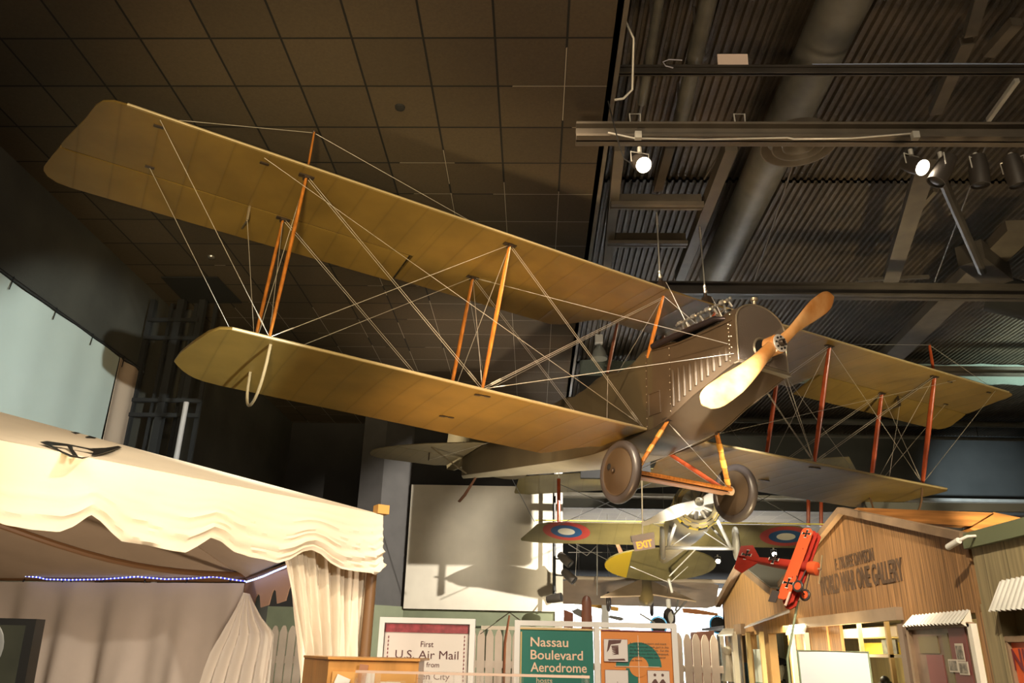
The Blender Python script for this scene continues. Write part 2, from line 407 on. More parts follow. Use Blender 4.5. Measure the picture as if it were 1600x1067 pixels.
# far cross beams of the deck
p = atY(1500, 522, 16.9); ibeam('steel_beam', 1, 14, 16.9, p.z, .28, .18, M_beam, 'long pale steel roof beam beyond the starboard wing tip, under the deck step'); 
p = atZ(1450, 585, 6.9); ibeam('steel_beam', 3, 15, p.y, 6.9, .16, .16, M_beam, 'thin far roof beam passing behind the right wing tip')
for k, (x, y) in enumerate(((1500, 660), (1500, 683))):
    q = atY(x, y, 21)
    o_ = single('pipe', MB().tube([(2 if k == 0 else 5, 21, q.z), (15, 21, q.z-.05)], .09 if k == 0 else .05, 10), M_duct, ('thick upper', 'slim lower')[k]+' horizontal pipe in front of the far blue wall', 'pipe')
    for xx in (6.3, 9.0, 12.0): part('pipe_hanger', MB().tube([(xx, 21, q.z+.03), (xx, 21, 7.79)], .012, 6), M_beamd, o_)
# joists running away from the viewer: pixel pairs on the underside
def joist(xa, ya, xb, yb, z, w, h, m_, lbl, cat='joist', grp=None, z2=None):
    p, q = atZ(xa, ya, z), atZ(xb, yb, z2 or z)
    return single('roof_joist', MB().bar(p+V((0, 0, h/2)), q+V((0, 0, h/2)), w, h), m_, lbl, cat, grp)
joist(968, 236, 948, 425, 6.55, .11, .16, M_beam, 'slim roof joist running beside the edge of the tile ceiling')
joist(1143, 236, 1062, 440, 6.55, .13, .16, M_beam, 'slim roof joist between the two suspension cables and the round duct')
joist(1047, 232, 1028, 300, 6.7, .10, .12, M_beamd, 'short roof joist just right of the lit spotlight')
for i, (y, xa, xb) in enumerate(((322, 955, 1100), (382, 950, 1075))):
    p, q = atZ(xa, y, 6.5), atZ(xb, y, 6.5)
    b = MB().box(((p.x+q.x)/2, p.y, 6.53), (q.x-p.x, .06, .05)).box(((p.x+q.x)/2, p.y+.1, 6.62), (q.x-p.x, .04, .2))
    single('cross_brace', b, M_beam, ('nearer', 'farther')[i]+' short steel cross brace holding the suspension cables', 'brace')
joist(1448, 262, 1392, 442, 6.9, .22, .1, M_beam, 'wide flat steel member running away behind the lit right spotlight')
joist(1462, 300, 1395, 375, 7.1, .06, .06, M_beam, 'thin angle iron crossing the wide flat roof member', z2=7.0)
joist(1590, 40, 1545, 90, 7.6, .12, .1, M_beam, 'short angled roof member in the top right corner')
joist(1534, 0, 1517, 58, 7.5, .12, .1, M_beam, 'roof member ending near the top right corner')
joist(1512, 70, 1462, 180, 7.5, .13, .1, M_beam, 'roof member right of the big duct, above the spotlight beam')
joist(1590, 128, 1545, 190, 7.5, .05, .05, M_galv, 'bright narrow conduit under the deck at the upper right')
joist(1452, 435, 1340, 440, 6.9, .0501, .05, M_beamd, 'small dark rod lying behind the dark beam')
joist(1600, 360, 1345, 610, 7.0, .42, .16, M_beam, 'wide perforated steel girder crossing the deck diagonally at right')
p, q = atZ(1468, 285, 6.7), atZ(1535, 425, 6.7)
single('roof_strut', MB().tube([p, p+V((.05, .02, .05)), q], .055, 8), M_beamd, 'dark bent pipe strut descending from the spotlights', 'strut')
single('roof_strut', MB().bar(atZ(1515, 395, 6.9), atZ(1560, 430, 6.9), .35, .3), M_beamd, 'dark gusset plate at the foot of the pipe strut', 'plate')
# wires of the deck
for i, (xa, ya, xb, yb) in enumerate(((1240, 255, 1178, 440), (1460, 440, 1548, 208), (1130, 232, 1100, 280))):
    single('conduit', MB().tube([atZ(xa, ya, 7.3), atZ(xb, yb, 7.3)], .012, 6), M_beam, ('thin conduit right of the big round duct', 'thin conduit behind the right spotlights', 'short thin conduit left of the big round duct')[i], 'conduit')
# round ducts
def duct(xa, ya, xb, yb, z, r, lbl, cont=0.):
    p, q = atZ(xa, ya, z), atZ(xb, yb, z)
    L = q.y-p.y+cont; n = max(6, int(L/.35)); pts = []; rs = []
    for i in range(n+1):
        y = p.y-cont+L*i/n; x = p.x+(q.x-p.x)*((y-p.y)/(q.y-p.y))
        pts += [(x, y-.006, z), (x, y-.004, z), (x, y+.004, z), (x, y+.006, z)]; rs += [r, r+.006, r+.006, r]
    d_ = thing('duct', lbl, 'duct', (p.x, p.y, z))
    part('pipe_wall', MB().tube([pts[1], pts[-2]], r, 40), M_duct, d_)
    if r > .2:
        for i in range(n+1): part('seam_band', MB().tube([pts[4*i], pts[4*i+3]], r+.004, 40, cap=False), M_duct, d_)
    for i in (0, n//2, n): part('hanger', MB().bar(V(pts[4*i+1])+V((0, 0, r*.9)), (pts[4*i+1][0], pts[4*i+1][1], 7.86), .03, .004, up=(0, 1, 0)), M_beamd, d_)
    return d_
duct(1318, 2, 1116, 430, 7.45, .25, 'big round air duct running away from the viewer across the deck', 1.0)
q_ = atZ(1237, 182, 7.45); single('duct_collar', MB().tube([q_+V((0, -.06, 0)), q_+V((0, .06, 0))], .275, 40), M_duct, 'flanged collar round the big air duct above the spotlight beam', 'collar')
duct(1107, 0, 1063, 190, 7.3, .085, 'middle round pipe left of the big air duct', .5)
duct(1030, 0, 1003, 160, 7.35, .05, 'slim dark pipe next to the edge of the tile ceiling', .5)
p = atZ(1585, 480, 6.6)
single('duct', MB().tube([p+V((-.3, 0, .25)), p+V((.1, -.2, 0)), p+V((.9, -.6, .1))], .3, 20), M_blackm, 'fat black duct elbow at the right edge of view', 'duct')
p = atZ(1248, 228, 6.35)
b = MB()
for r0, r1, z0, z1 in ((.36, .30, 0, .10), (.25, .19, .0, .09), (.15, .09, .0, .08)): b.lathe([(r1, z1), (r0, z0), (r0+.012, z0), (r1+.012, z1+.01)], Matrix.Translation(p), 32)
b.lathe([(.06, .02), (0, .02)], Matrix.Translation(p), 16)
single('air_diffuser', b, M_beam, 'round ringed ceiling air diffuser under the spotlight beam', 'air vent')
# dark fissures above: insulation band
p = atY(1500, 540, 16.9)
single('insulation_strip', MB().grid([[(1+.2*i, 16.8, 7.30+.05*random.random()+(.45 if j else 0)) for i in range(65)] for j in (0, 1)], True, (0, .08, 0)), mat('fluffy insulation', (.28, .33, .29), .95, bump=(60, 1)), 'ragged strip of spray insulation along the step of the deck', 'insulation', kind='stuff')

# dark ceiling hatch + equipment frame at the back left corner
h0, h1, h2, h3 = (atZ(252, 432, CZ-.01), atZ(340, 432, CZ-.01), atZ(378, 472, CZ-.01), atZ(290, 472, CZ-.01))
struct('trim_7', MB().prism([h0, h1, h2, h3], (0, 0, -.02)), M_blackm)
rack = thing('ladder_rack', 'black steel ladder frame of posts and rungs in the dark corner behind the banner', 'steel frame', (-5, 10.2, 0))
pY = 10.2
xs = [atY(x, 560, pY).x for x in (222, 246, 268, 286, 302, 318)]
for i, x in enumerate(xs):
    w = (.07, .04, .1, .05, .09, .05)[i]
    part('post', MB().box((x, pY+.12*(i % 2), 3.1), (w, w, 6.2)), M_blackm, rack)
for z, x1 in ((atY(250, 502, pY).z, xs[4]), (atY(250, 530, pY).z, xs[5]), (atY(250, 627, pY).z, xs[5]+.1), (atY(250, 650, pY).z, xs[5]+.1), (1.2, xs[5])):
    part('rung', MB().box(((xs[0]+x1)/2, pY-.05, z), (x1-xs[0], .05, .05)), M_blackm, rack)
q = atY(291, 660, pY-.2); q2 = atY(285, 720, pY-.2)
single('pale_post', MB().tube([(q.x, pY-.3, 0), (q.x, pY-.3, q.z+.25)], .035, 10), mat('pale post', (.35, .33, .33), .5), 'pale grey upright post in front of the black ladder frame', 'post')
# banner on the left wall: pale cloth hung on a rod
zt = 5.1
rod = thing('wall_banner', 'large pale blue-green cloth banner laced along its top to a rod on the left wall', 'banner', (LX+.15, 8, 2))
part('rod', MB().tube([(LX+.12, 3.0, zt+.03), (LX+.12, 10.28, zt+.03)], .018, 8), M_black, rod)
rows = []
for i in range(14):
    z = zt-3.4*i/13; rows.append([(LX+.12+.012*math.sin(y*2.3+i*.2)+.006*math.sin(y*9), y, z) for y in [3.0+k*(9.62-3.0)/60 for k in range(61)]])
part('cloth', MB().grid(rows, True, (.006, 0, 0)), mat('pale blue banner cloth', (.40, .46, .43), .8, var=.06, vscale=.8), rod)
rows = []
for i in range(14):
    z = zt-3.4*i/13; rows.append([(LX+.125+.02*math.sin(y*14), y, z) for y in [9.62+k*(10.22-9.62)/14-.006*i*k/14 for k in range(15)]])
part('border', MB().grid(rows, True, (.006, 0, 0)), mat('tan banner border', (.38, .29, .22), .8), rod, label='tan cloth border at the end of the banner')
for k in range(8):
    part('lace', MB().tube([(LX+.14, 4.1+.8*k, zt+.05), (LX+.16, 4.05+.8*k, zt-.12)], .006, 5), M_black, rod)
# the cream mural panel on the back wall
P0, P1 = atY(644, 757, YB-.12), atY(868, 955, YB-.12)
x0 = atY(637, 850, YB-.12).x
single('mural_panel', MB().box(((x0+.47)/2, YB-.09, (2.36+P0.z)/2), (.47-x0, .06, P0.z-2.36)), M_cream, 'large blank cream panel on the back wall behind the hung biplanes', 'wall panel')
# small hooks / lamps on the ceiling
for i, (x, y, l) in enumerate(((544, 406, 'small white dome fixture on the ceiling tiles behind the wing'), (330, 401, 'small pale ring fixture on the dark ceiling left of the struts'), (625, 167, 'small dark round sprinkler cover on a tile in the upper middle'))):
    p = atZ(x, y, CZ-.005)
    single('ceiling_fixture', MB().lathe([(.05, 0), (.045, -.02), (0, -.035)], Matrix.Translation(p), 16), (M_white, M_steel, M_blackm)[i], l, 'fixture')
# ============================================================ MAIN BIPLANE
RJ = Matrix(((-0.861676, 0.506645, 0.028727), (-0.506525, -0.862144, 0.011847), (0.030769, -0.004342, 0.999517)))
TJ = V((1.76249, 8.38644, 3.78436+EYE))
MJ = Matrix.Translation(TJ) @ RJ.to_4x4()
M_fab = fabric_mat('olive doped fabric', (.178, .113, .027), rough=.5)
M_fabL = fabric_mat('olive doped fabric tail', (.15, .12, .065), pitch=.2, rough=.5)
M_fus = mat('dark olive fuselage paint', (.074, .050, .030), .38, var=.12, vscale=2.5, bump=(7, .05))
M_fusfab = mat('olive fuselage fabric', (.085, .064, .034), .45, var=.12, vscale=2)
M_belly = mat('pale belly fabric', (.20, .175, .12), .5, var=.1)
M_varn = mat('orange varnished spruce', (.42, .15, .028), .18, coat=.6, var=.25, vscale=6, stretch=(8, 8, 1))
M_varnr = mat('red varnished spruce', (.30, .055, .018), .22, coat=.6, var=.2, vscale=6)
M_wrap = mat('yellow cord wrap', (.62, .30, .05), .35, coat=.4)
M_prop = mat('laminated mahogany and ash', (.74, .42, .18), .2, coat=.8, var=.25, vscale=3, stretch=(1, 1, 1), col2=(.52, .22, .06))
M_rub = mat('grey brown rubber', (.055, .046, .044), .36)
M_rad = mat('radiator honeycomb', (.11, .085, .065), .5, bump=(220, .8))
M_brass = mat('dull nickel trim', (.50, .43, .32), .32, metal=.8)
M_chrome = mat('polished steel', (.80, .77, .70), .28, metal=.85)
M_lea = mat('padded leather', (.10, .05, .04), .5)
M_fit = mat('dark steel fitting', (.05, .035, .025), .45, metal=.4)
DI, INC, SP = .0197, .035, .863
YI, YO = 2.377, 4.521
GAP, ST = 1.438, .421
HINGE = -.83

def af_th(c): 
    c = min(max(c, 0), 1); return 10*(.2969*math.sqrt(c)-.126*c-.3516*c*c+.2843*c**3-.1036*c**4)
class Wing:
    def __init__(s, LE, TE, F0, U0, chord=1.5, T=.085, di=DI):
        s.LE, s.TE, s.F0, s.U0, s.ch, s.T, s.di = LE, TE, F0, U0, chord, T, di
    def lo(s, a, F):
        c = (s.F0-F)/s.ch
        return s.U0 + s.di*abs(a) - INC*(s.F0-F-.13) + .022*math.sin(PI*min(max(c, 0), 1))
    def th(s, a, F):
        le, te = s.LE(a), s.TE(a); lc = max(.02, le-te); c = (le-F)/lc
        return s.T*af_th(c)*min(1, math.sqrt(lc/s.ch))+.004
    def mesh(s, mb, ss, fa=None, fb=None, nc=14, sign=1, tf=None, shave=0):
        """ss: spanwise stations (positive); fa/fb override leading / trailing limit"""
        loops = []
        for a in ss:
            A = fa(a) if fa else s.LE(a); B = fb(a) if fb else s.TE(a)
            Fs = [A+(B-A)*(1-math.cos(PI*i/nc))/2 if not fa and not fb else A+(B-A)*((i/nc)**(1.6 if not fa else 1)) for i in range(nc+1)]
            lo = [V((a*sign, F, s.lo(a, F)+shave)) for F in Fs]
            up = [V((a*sign, F, s.lo(a, F)+s.th(a, F)-shave)) for F in Fs][::-1]
            # nose dips: bring leading edge point to mid height
            L = lo+up
            if tf: L = [tf(p) for p in L]
            loops.append(L)
        mb.grid(loops, True, closed=True)
        mb.add(loops[0], [tuple(range(len(loops[0])))]); mb.add(loops[-1], [tuple(range(len(loops[-1])))[::-1]])
        return mb
def lerp_pts(pts):
    def f(a):
        if a <= pts[0][0]: return pts[0][1]
        for (x0, y0), (x1, y1) in zip(pts, pts[1:]):
            if a <= x1: return y0+(y1-y0)*(a-x0)/(x1-x0)
        return pts[-1][1]
    return f
uLE = lerp_pts([(0, .15), (6.06, .15), (6.16, .135), (6.24, .08), (6.29, -.02), (6.36, -.28), (6.50, -.68), (6.60, -1.0), (6.645, -1.14), (6.66, -1.2)])
uTE = lerp_pts([(0, -.905), (.45, -.905), (.58, -.93), (.70, -1.04), (.80, -1.17), (.92, -1.30), (1.05, -1.365), (6.42, -1.37), (6.54, -1.35), (6.62, -1.30), (6.66, -1.225)])
lLE = lerp_pts([(.40, -.29), (4.86, -.29), (4.95, -.35), (5.02, -.52), (5.08, -.78), (5.15, -1.12), (5.18, -1.3), (5.185, -1.4)])
lTE = lerp_pts([(.40, -1.16), (.50, -1.24), (.60, -1.38), (.70, -1.55), (.78, -1.70), (.86, -1.79), (4.75, -1.80), (4.92, -1.76), (5.05, -1.66), (5.14, -1.52), (5.185, -1.43)])
UW = Wing(uLE, uTE, .15, 0.0)
LWg = Wing(lLE, lTE, -.29, -1.53)
jenny = thing('biplane', 'large olive two-bay biplane with a wooden propeller hung from the ceiling by cables', 'airplane', mw=MJ)
def P(s, F, U): return V((s, F, U))
def ss_range(a, b, step=.16, extra=()):
    n = max(1, int((b-a)/step)); r = [a+(b-a)*i/n for i in range(n+1)]+[e for e in extra if a < e < b]
    return sorted(set(round(x, 4) for x in r))
tipx = (6.16, 6.20, 6.24, 6.27, 6.29, 6.32, 6.36, 6.42, 6.5, 6.54, 6.58, 6.60, 6.62, 6.645, 6.655)
# centre section
b = MB(); UW.mesh(b, [0.0001, .12, .25, .35, .45], sign=1); UW.mesh(b, [0.0001, .12, .25, .35, .45], sign=-1)
part('centre_section', b, M_fab, jenny, True)
AIL0 = 3.12
for sg, droop in ((1, .09), (-1, .20)):
    b = MB()
    UW.mesh(b, ss_range(.46, AIL0, .16, (.58, .7, .8, .92, 1.05)), sign=sg)
    # behind the aileron cut the wing ends at the rear spar
    UW.mesh(b, [x for x in ss_range(AIL0+.001, 6.53, .16, tipx)], fb=lambda a: max(HINGE+.012, uTE(a)) if a < 6.4 else HINGE+.012, sign=sg)
    w = part('upper_wing', b, M_fab, jenny, True)
    c, s_ = math.cos(droop), math.sin(droop)
    def tf(p, c=c, s_=s_):
        h = V((p.x, HINGE, UW.lo(abs(p.x), HINGE)+.03)); d = p-h; return h+V((0, d.y*c-d.z*s_*0, d.y*s_+d.z*c))
    b = MB(); UW.mesh(b, ss_range(AIL0+.045, 6.655, .16, tipx), fa=lambda a: min(HINGE-.012, uLE(a)), sign=sg, tf=tf, nc=8)
    ai = part('aileron', b, M_fab, w, True)
    part('hinge_gap', MB().grid([[P(a*sg, F, UW.lo(a, F)+.012) for a in ss_range(3.13, 6.5, .3)] for F in (HINGE-.02, HINGE+.02)], False, (0, 0, .004)), M_blackm, w, True)
    # control horn with wires
    b = MB(); b.bar(P(4.86*sg, HINGE-.02, .06+UW.lo(4.86, HINGE)), P(4.86*sg, HINGE+.0, UW.lo(4.86, HINGE)-.16), .035, .02).bar(P(4.86*sg, HINGE-.0, UW.lo(4.86, HINGE)-.16), P(4.86*sg, HINGE-.30, -.02-(.05 if sg < 0 else 0)), .012, .012)
    part('control_horn', b, M_fit if sg < 0 else M_brass, ai, True)
    # lower wing
    b = MB(); LWg.mesh(b, ss_range(.40, 5.185, .16, (.5, .6, .7, .78, .86, 4.86, 4.95, 5.02, 5.08, 5.11, 5.14, 5.165)), sign=sg)
    lw = part('lower_wing', b, M_fab, jenny, True)
    M_le = mat('pale leading edge highlight', (.34, .27, .15), .35)  # highlight along the wing front, put in as a paler colour
    part('leading_edge_highlight', MB().tube([P(a*sg, uLE(a)-.010, UW.lo(a, .15)+.014) for a in ss_range(.46, 6.06, .4)], .015, 10), M_le, w, True)
    part('leading_edge_highlight', MB().tube([P(a*sg, lLE(a)-.010, LWg.lo(a, -.29)+.014) for a in ss_range(.40, 4.86, .4)], .016, 10), M_le, lw, True)
    # bolted strut plates on the undersides
    for y in (YI, YO):
        for F in (0, -SP):
            z = UW.lo(y, F); 
            part('strut_plate', MB().box((y*sg, F, z-.006), (.14, .05, .014)).box((y*sg, F, z-.02), (.05, .07, .03)), M_fit, w, True)
    for F in (-ST, -ST-SP):
        z = LWg.lo(YI, F)
        part('strut_plate', MB().box((YI*sg-.06, F, z-.004), (.06, .03, .014)).box((YI*sg+.04, F-.02, z-.004), (.06, .03, .014)).box((YI*sg, F, z-.004), (.1, .015, .01)), M_fit, lw, True)
    for x_, F in ((5.8, .0), (5.8, -.69), (4.9, -.02)):
        part('wire_fitting', MB().box((x_*sg, F, UW.lo(x_, F)-.005), (.08, .03, .015)), M_fit, w, True)
    # wing tip skid: bent cane hoop
    z1, z2 = LWg.lo(4.5, -.42), LWg.lo(4.5, -1.27)
    pts = [P(4.5*sg, -.42, z1)]+[P(4.5*sg, -.42-.85*(t-.06*math.sin(2*PI*t))*1., z1+(z2-z1)*t-.44*math.sin(PI*t)**.62) for t in [i/16 for i in range(1, 16)]]+[P(4.5*sg, -1.27, z2)]
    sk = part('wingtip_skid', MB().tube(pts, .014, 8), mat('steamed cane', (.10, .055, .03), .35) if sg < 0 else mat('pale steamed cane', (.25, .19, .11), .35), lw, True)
# interplane struts: streamlined and tapered
def sstrut(name, p, q, w, m_, par, k=.45, tape=.55, label=None, axis=(0, 1, 0), n=12):
    p, q = V(p), V(q); pts = [p+(q-p)*i/n for i in range(n+1)]
    rs = [w/2*(tape+(1-tape)*math.sin(PI*(.08+.84*i/n))**.7) for i in range(n+1)]
    b = MB().tube(pts, w, 12, rs=rs, ell=k, axis=axis)
    return part(name, b, m_, par, True, label)
def top(y, F): return P(y, F, UW.lo(abs(y), F)-.005)
def bot(y, F): return P(y, F-ST, LWg.lo(abs(y), F-ST)+LWg.th(abs(y), F-ST)-.004)
for sg in (1, -1):
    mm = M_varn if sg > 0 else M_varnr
    for y in (YI, YO):
        for F in (0, -SP):
            sstrut('interplane_strut', bot(y*sg, F), top(y*sg, F), .085, mm, jenny)
    yy = YO*sg; z = UW.lo(YO, 0)+UW.th(YO, 0)
    sstrut('kingpost', P(yy, 0, z-.01), P(yy, 0, .58), .05, mm, jenny)
    part('kingpost_cap', MB().ball(P(yy, 0, .585), .022, 8), M_fit, jenny, True)
# cabane struts
for sg in (1, -1):
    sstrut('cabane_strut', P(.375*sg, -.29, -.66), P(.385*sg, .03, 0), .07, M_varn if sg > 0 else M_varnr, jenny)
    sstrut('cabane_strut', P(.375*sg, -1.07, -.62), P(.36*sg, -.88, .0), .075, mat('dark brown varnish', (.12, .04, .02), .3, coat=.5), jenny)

# ---------------- fuselage
fs = [  # F, half width, bottom U, side top U, crown U
 (1.04, .350, -1.12, -.66, -.44), (.9, .352, -1.16, -.66, -.46), (.7, .358, -1.225, -.665, -.50), (.45, .365, -1.30, -.66, -.56), (.2, .372, -1.405, -.655, -.56), (0, .378, -1.475, -.63, -.50), (-.2, .380, -1.515, -.60, -.44),
 (-.42, .380, -1.535, -.60, -.46), (-.62, .380, -1.55, -.66, -.62), (-.85, .380, -1.565, -.69, -.66), (-1.1, .380, -1.575, -.64, -.52), (-1.35, .378, -1.575, -.66, -.54), (-1.6, .375, -1.56, -.70, -.66), (-1.85, .37, -1.54, -.73, -.70), (-2.15, .355, -1.51, -.70, -.58),
 (-2.8, .32, -1.43, -.70, -.60), (-3.6, .26, -1.33, -.70, -.63), (-4.4, .19, -1.23, -.71, -.66), (-5.2, .115, -1.12, -.72, -.69), (-5.85, .04, -1.03, -.73, -.72)]
def fsec(F, w, bo, tp, cr):
    L = []
    for i in range(7):      # belly, gently rounded
        t = -1+2*i/6; L.append(P(w*t*.985, F, bo-.045*(1-t*t)*(1 if F < .95 else .2)))
    L += [P(w, F, bo+.012), P(w*1.005, F, (bo+tp)/2), P(w, F, tp)]
    for i in range(1, 8):
        a = PI*i/8; L.append(P(w*math.cos(a), F, tp+(cr-tp)*math.sin(a)))
    L += [P(-w, F, tp), P(-w*1.005, F, (bo+tp)/2), P(-w, F, bo+.012)]
    return L
secs = [fsec(*r) for r in fs]
def sub(secs_):
    b = MB(); b.grid(secs_, False, closed=True)
    b.add(secs_[0], [tuple(range(len(secs_[0])))]); b.add(secs_[-1], [tuple(range(len(secs_[-1])))[::-1]]); return b
fuse = part('nose_cowling', sub(secs[:7]), M_fus, jenny, True)
fus2 = part('fuselage', sub(secs[6:]), M_fusfab, jenny, True)
# lighter belly fabric behind the wings
b = MB(); rows = []
for r in fs[9:]:
    rows.append([P(r[1]*t*.98, r[0], r[2]-.045*(1-t*t)-.004) for t in [-1+2*i/6 for i in range(7)]])
part('belly_panel', b.grid(rows, True), M_belly, fus2, True, label='pale belly fabric')
def fprof(F):
    for a, c in zip(fs, fs[1:]):
        if a[0] >= F >= c[0]:
            t = (a[0]-F)/(a[0]-c[0]); return [a[i]+(c[i]-a[i])*t for i in range(5)]
    return fs[-1]
# cockpit openings with padded rims
for F0, F1, l in ((-.5, -1.0, 'front'), (-1.55, -2.02, 'rear')):
    Fm = (F0+F1)/2; pts = []
    for i in range(25):
        a = 2*PI*i/24; F = Fm+(F0-F1)/2*1.05*math.cos(a); s = .3*math.sin(a); r = fprof(F)
        u = r[3]+(r[4]-r[3])*math.sqrt(max(0, 1-(s/r[1])**2))+.012; pts.append(P(s, F, u))
    part('cockpit_rim', MB().tube(pts[:-1]+[pts[0]], .028, 8, cap=False), M_lea, fus2, True)
    part('cockpit_opening', MB().add([p+V((0, 0, -.004)) for p in pts[:-1]], [tuple(range(24))]), M_blackm, fus2, True)
    wpts = [P(.24*math.sin(t), F0+.10+.06*(1-math.cos(t)), 0) for t in [-1.2+2.4*i/8 for i in range(9)]]
    rws = [[P(p.x, p.y, fprof(p.y)[4]-.04) for p in wpts], [P(p.x*.8, p.y-.06, fprof(p.y)[4]+.15) for p in wpts]]
    part('windshield', MB().grid(rws, True, (0, .004, 0)), mat('clear celluloid', (.9, .9, .85), .05, trans=1., alpha=.35), fus2, True)
# side details (both sides)
for sg in (1, -1):
    W = lambda F, u, o=.004: P(sg*(fprof(F)[1]+o), F, u)
    for k in range(10):                     # louvres
        F = .14+.088*k; u0 = fprof(F)[2]+.05; u1 = -.93
        b = MB().tube([W(F, u0+.03), W(F, (u0+u1)/2), W(F, u1-.03), W(F, u1)], .02, 12, rs=[.012, .017, .016, .006], ell=1.55)
        part('louvre', b, M_fus, fuse, True)
    b = MB(); q = [W(-.26, -1.11), W(-.075, -1.11), W(-.065, -1.36), W(-.26, -1.36)]
    for i in range(4): b.tube([q[i], q[(i+1) % 4]], .006, 6)
    b.add([p_ for p_ in (W(-.255, -1.115, .002), W(-.08, -1.115, .002), W(-.07, -1.355, .002), W(-.255, -1.355, .002))], [(0, 1, 2, 3)])
    part('access_door', b, M_fus, fuse, True)
    # seams with rivets and lower rail
    for F in (-.30, .10, .99):
        r = fprof(F); part('seam_strip', MB().bar(W(F, r[2]+.02), W(F, r[3]), .018, .006, up=(1, 0, 0)), M_fus, fuse, True)
        part('rivet_row', join(*[MB().ball(W(F, r[2]+.05+(r[3]-r[2]-.08)*i/9, .008), .007, 6) for i in range(10)]), M_brass, fuse, True)
    pts = [W(F, fprof(F)[2]+.0, .008) for F in (1.04, .9, .7, .45, .2, 0, -.2, -.42, -.62, -1.1)]
    part('lower_longeron_strip', MB().tube(pts, .009, 6), M_fus, fuse, True)
    pts = [W(F, fprof(F)[3]+.0, .006) for F in (1.04, .9, .7, .45, .2, 0, -.2)]
    part('upper_longeron_strip', MB().tube(pts, .008, 6), M_fus, fuse, True)
# cowling shoulders just behind the radiator and engine bay
# radiator
RF = 1.06
rw, rb, rt, rc = .350, -1.105, -.66, -.42
def rshape(k, dz=0): 
    L = [P(-rw*k, 0, rb+dz), P(rw*k, 0, rb+dz), P(rw*k, 0, rt)]
    for i in range(1, 16):
        a = PI*i/16; L.append(P(rw*k*math.cos(a), 0, rt+(rc-rt)*k*math.sin(a)))
    L.append(P(-rw*k, 0, rt)); return L
b = MB(); b.prism([p+V((0, RF-.10, 0)) for p in rshape(1.01)], (0, .12, 0))
rad = part('radiator', b, M_fus, jenny, True)
b = MB(); b.prism([p+V((0, RF+.021, 0)) for p in rshape(.93, .03)], (0, .006, 0)); part('radiator_core', b, M_rad, rad, True)
pts = [p+V((0, RF+.022, 0)) for p in rshape(.965, .015)]; part('radiator_trim', MB().tube(pts+[pts[0]], .011, 8), M_brass, rad, True, label='worn nickel edging')
part('radiator_sill', MB().box((0, RF+.0, rb-.014), (.71, .09, .018)), M_brass, rad, True)
part('filler_cap', MB().lathe([(.02, 0), (.02, .08), (.038, .085), (.038, .115), (0, .12)], Matrix.Translation(P(0, RF-.04, rc-.01)), 16), M_brass, rad, True)
part('radiator_bolt', join(*[MB().ball(P(sg*.357, RF-.04, -.95+.12*i), .008, 6) for sg in (1, -1) for i in range(4)]), M_brass, rad, True)
# shaft hole
HUB = P(0, 1.231, -.915)
My = lambda o: zalong(o, (0, 1, 0))
part('shaft_ring', MB().lathe([(.105, 0), (.12, .012), (.135, 0)], My(P(0, RF+.027, HUB.z)), 24), M_brass, rad, True)
part('shaft_opening', MB().lathe([(.105, .004), (0, .004)], My(P(0, RF+.027, HUB.z)), 24), M_blackm, rad, True)
# propeller
prop = part('propeller', MB().lathe([(0, -.075), (.085, -.075), (.10, -.06), (.10, .055), (.085, .07), (0, .07)], My(HUB), 24), M_prop, jenny, True)
for sd in (1, -1):
    dr = (P(.9705, 0, -.804).normalized())*sd; ax = P(0, 1, 0); tn = ax.cross(dr)
    rows = []
    N = 26
    for i in range(N+1):
        r = .03+(1.262-.03)*i/N; t = r/1.262
        ch = .135+.12*math.sin(min(1, t/.62)*PI/2)**2 if t < .62 else .255
        if t > .62: ch = .245
        if t < .3: ch = .12+.05*(t/.3)
        elif t < .62: ch = .17+.075*(t-.3)/.32
        th = .115*(1-t)**1.3+.018 if t < .97 else .014
        if t > .78: ch *= max(.0, 1-((t-.78)/.221)**2.4)**.5
        be = math.atan2(2.3, 2*PI*max(r, .12)*1.0); be = min(be, .95)
        # section: flat back, cambered front
        row = []
        sweep = .03*math.sin(PI*t)
        for k in range(16):
            a = 2*PI*k/16; x = math.cos(a)*ch/2+sweep; y = math.sin(a)*th/2*(1.3 if math.sin(a) > 0 else .6)
            row.append(HUB+dr*r+tn*(x*math.cos(be)-y*math.sin(be))+ax*(x*math.sin(be)+y*math.cos(be)))
        rows.append(row)
    b = MB().grid(rows, True, closed=True); b.add(rows[-1], [tuple(range(16))])
    part('blade', b, M_prop, prop, True)
hp = part('hub_plate', MB().lathe([(.034, .075), (.088, .075), (.092, .085), (.088, .09), (.034, .09)], My(HUB), 28), mat('white enamelled plate', (.7, .66, .62), .3, metal=.3), prop, True)
part('hub_boss', MB().lathe([(.036, .07), (.036, .12), (.026, .135), (.018, .13), (.018, .11), (0, .11)], My(HUB), 20), M_fit, prop, True)
b = MB()
for k in range(8):
    a = 2*PI*k/8; b.lathe([(.011, 0), (.011, .014), (0, .014)], My(HUB+P(.063*math.cos(a), .09, .063*math.sin(a))), 6, False)
part('hub_bolts', b, M_black, prop, True)
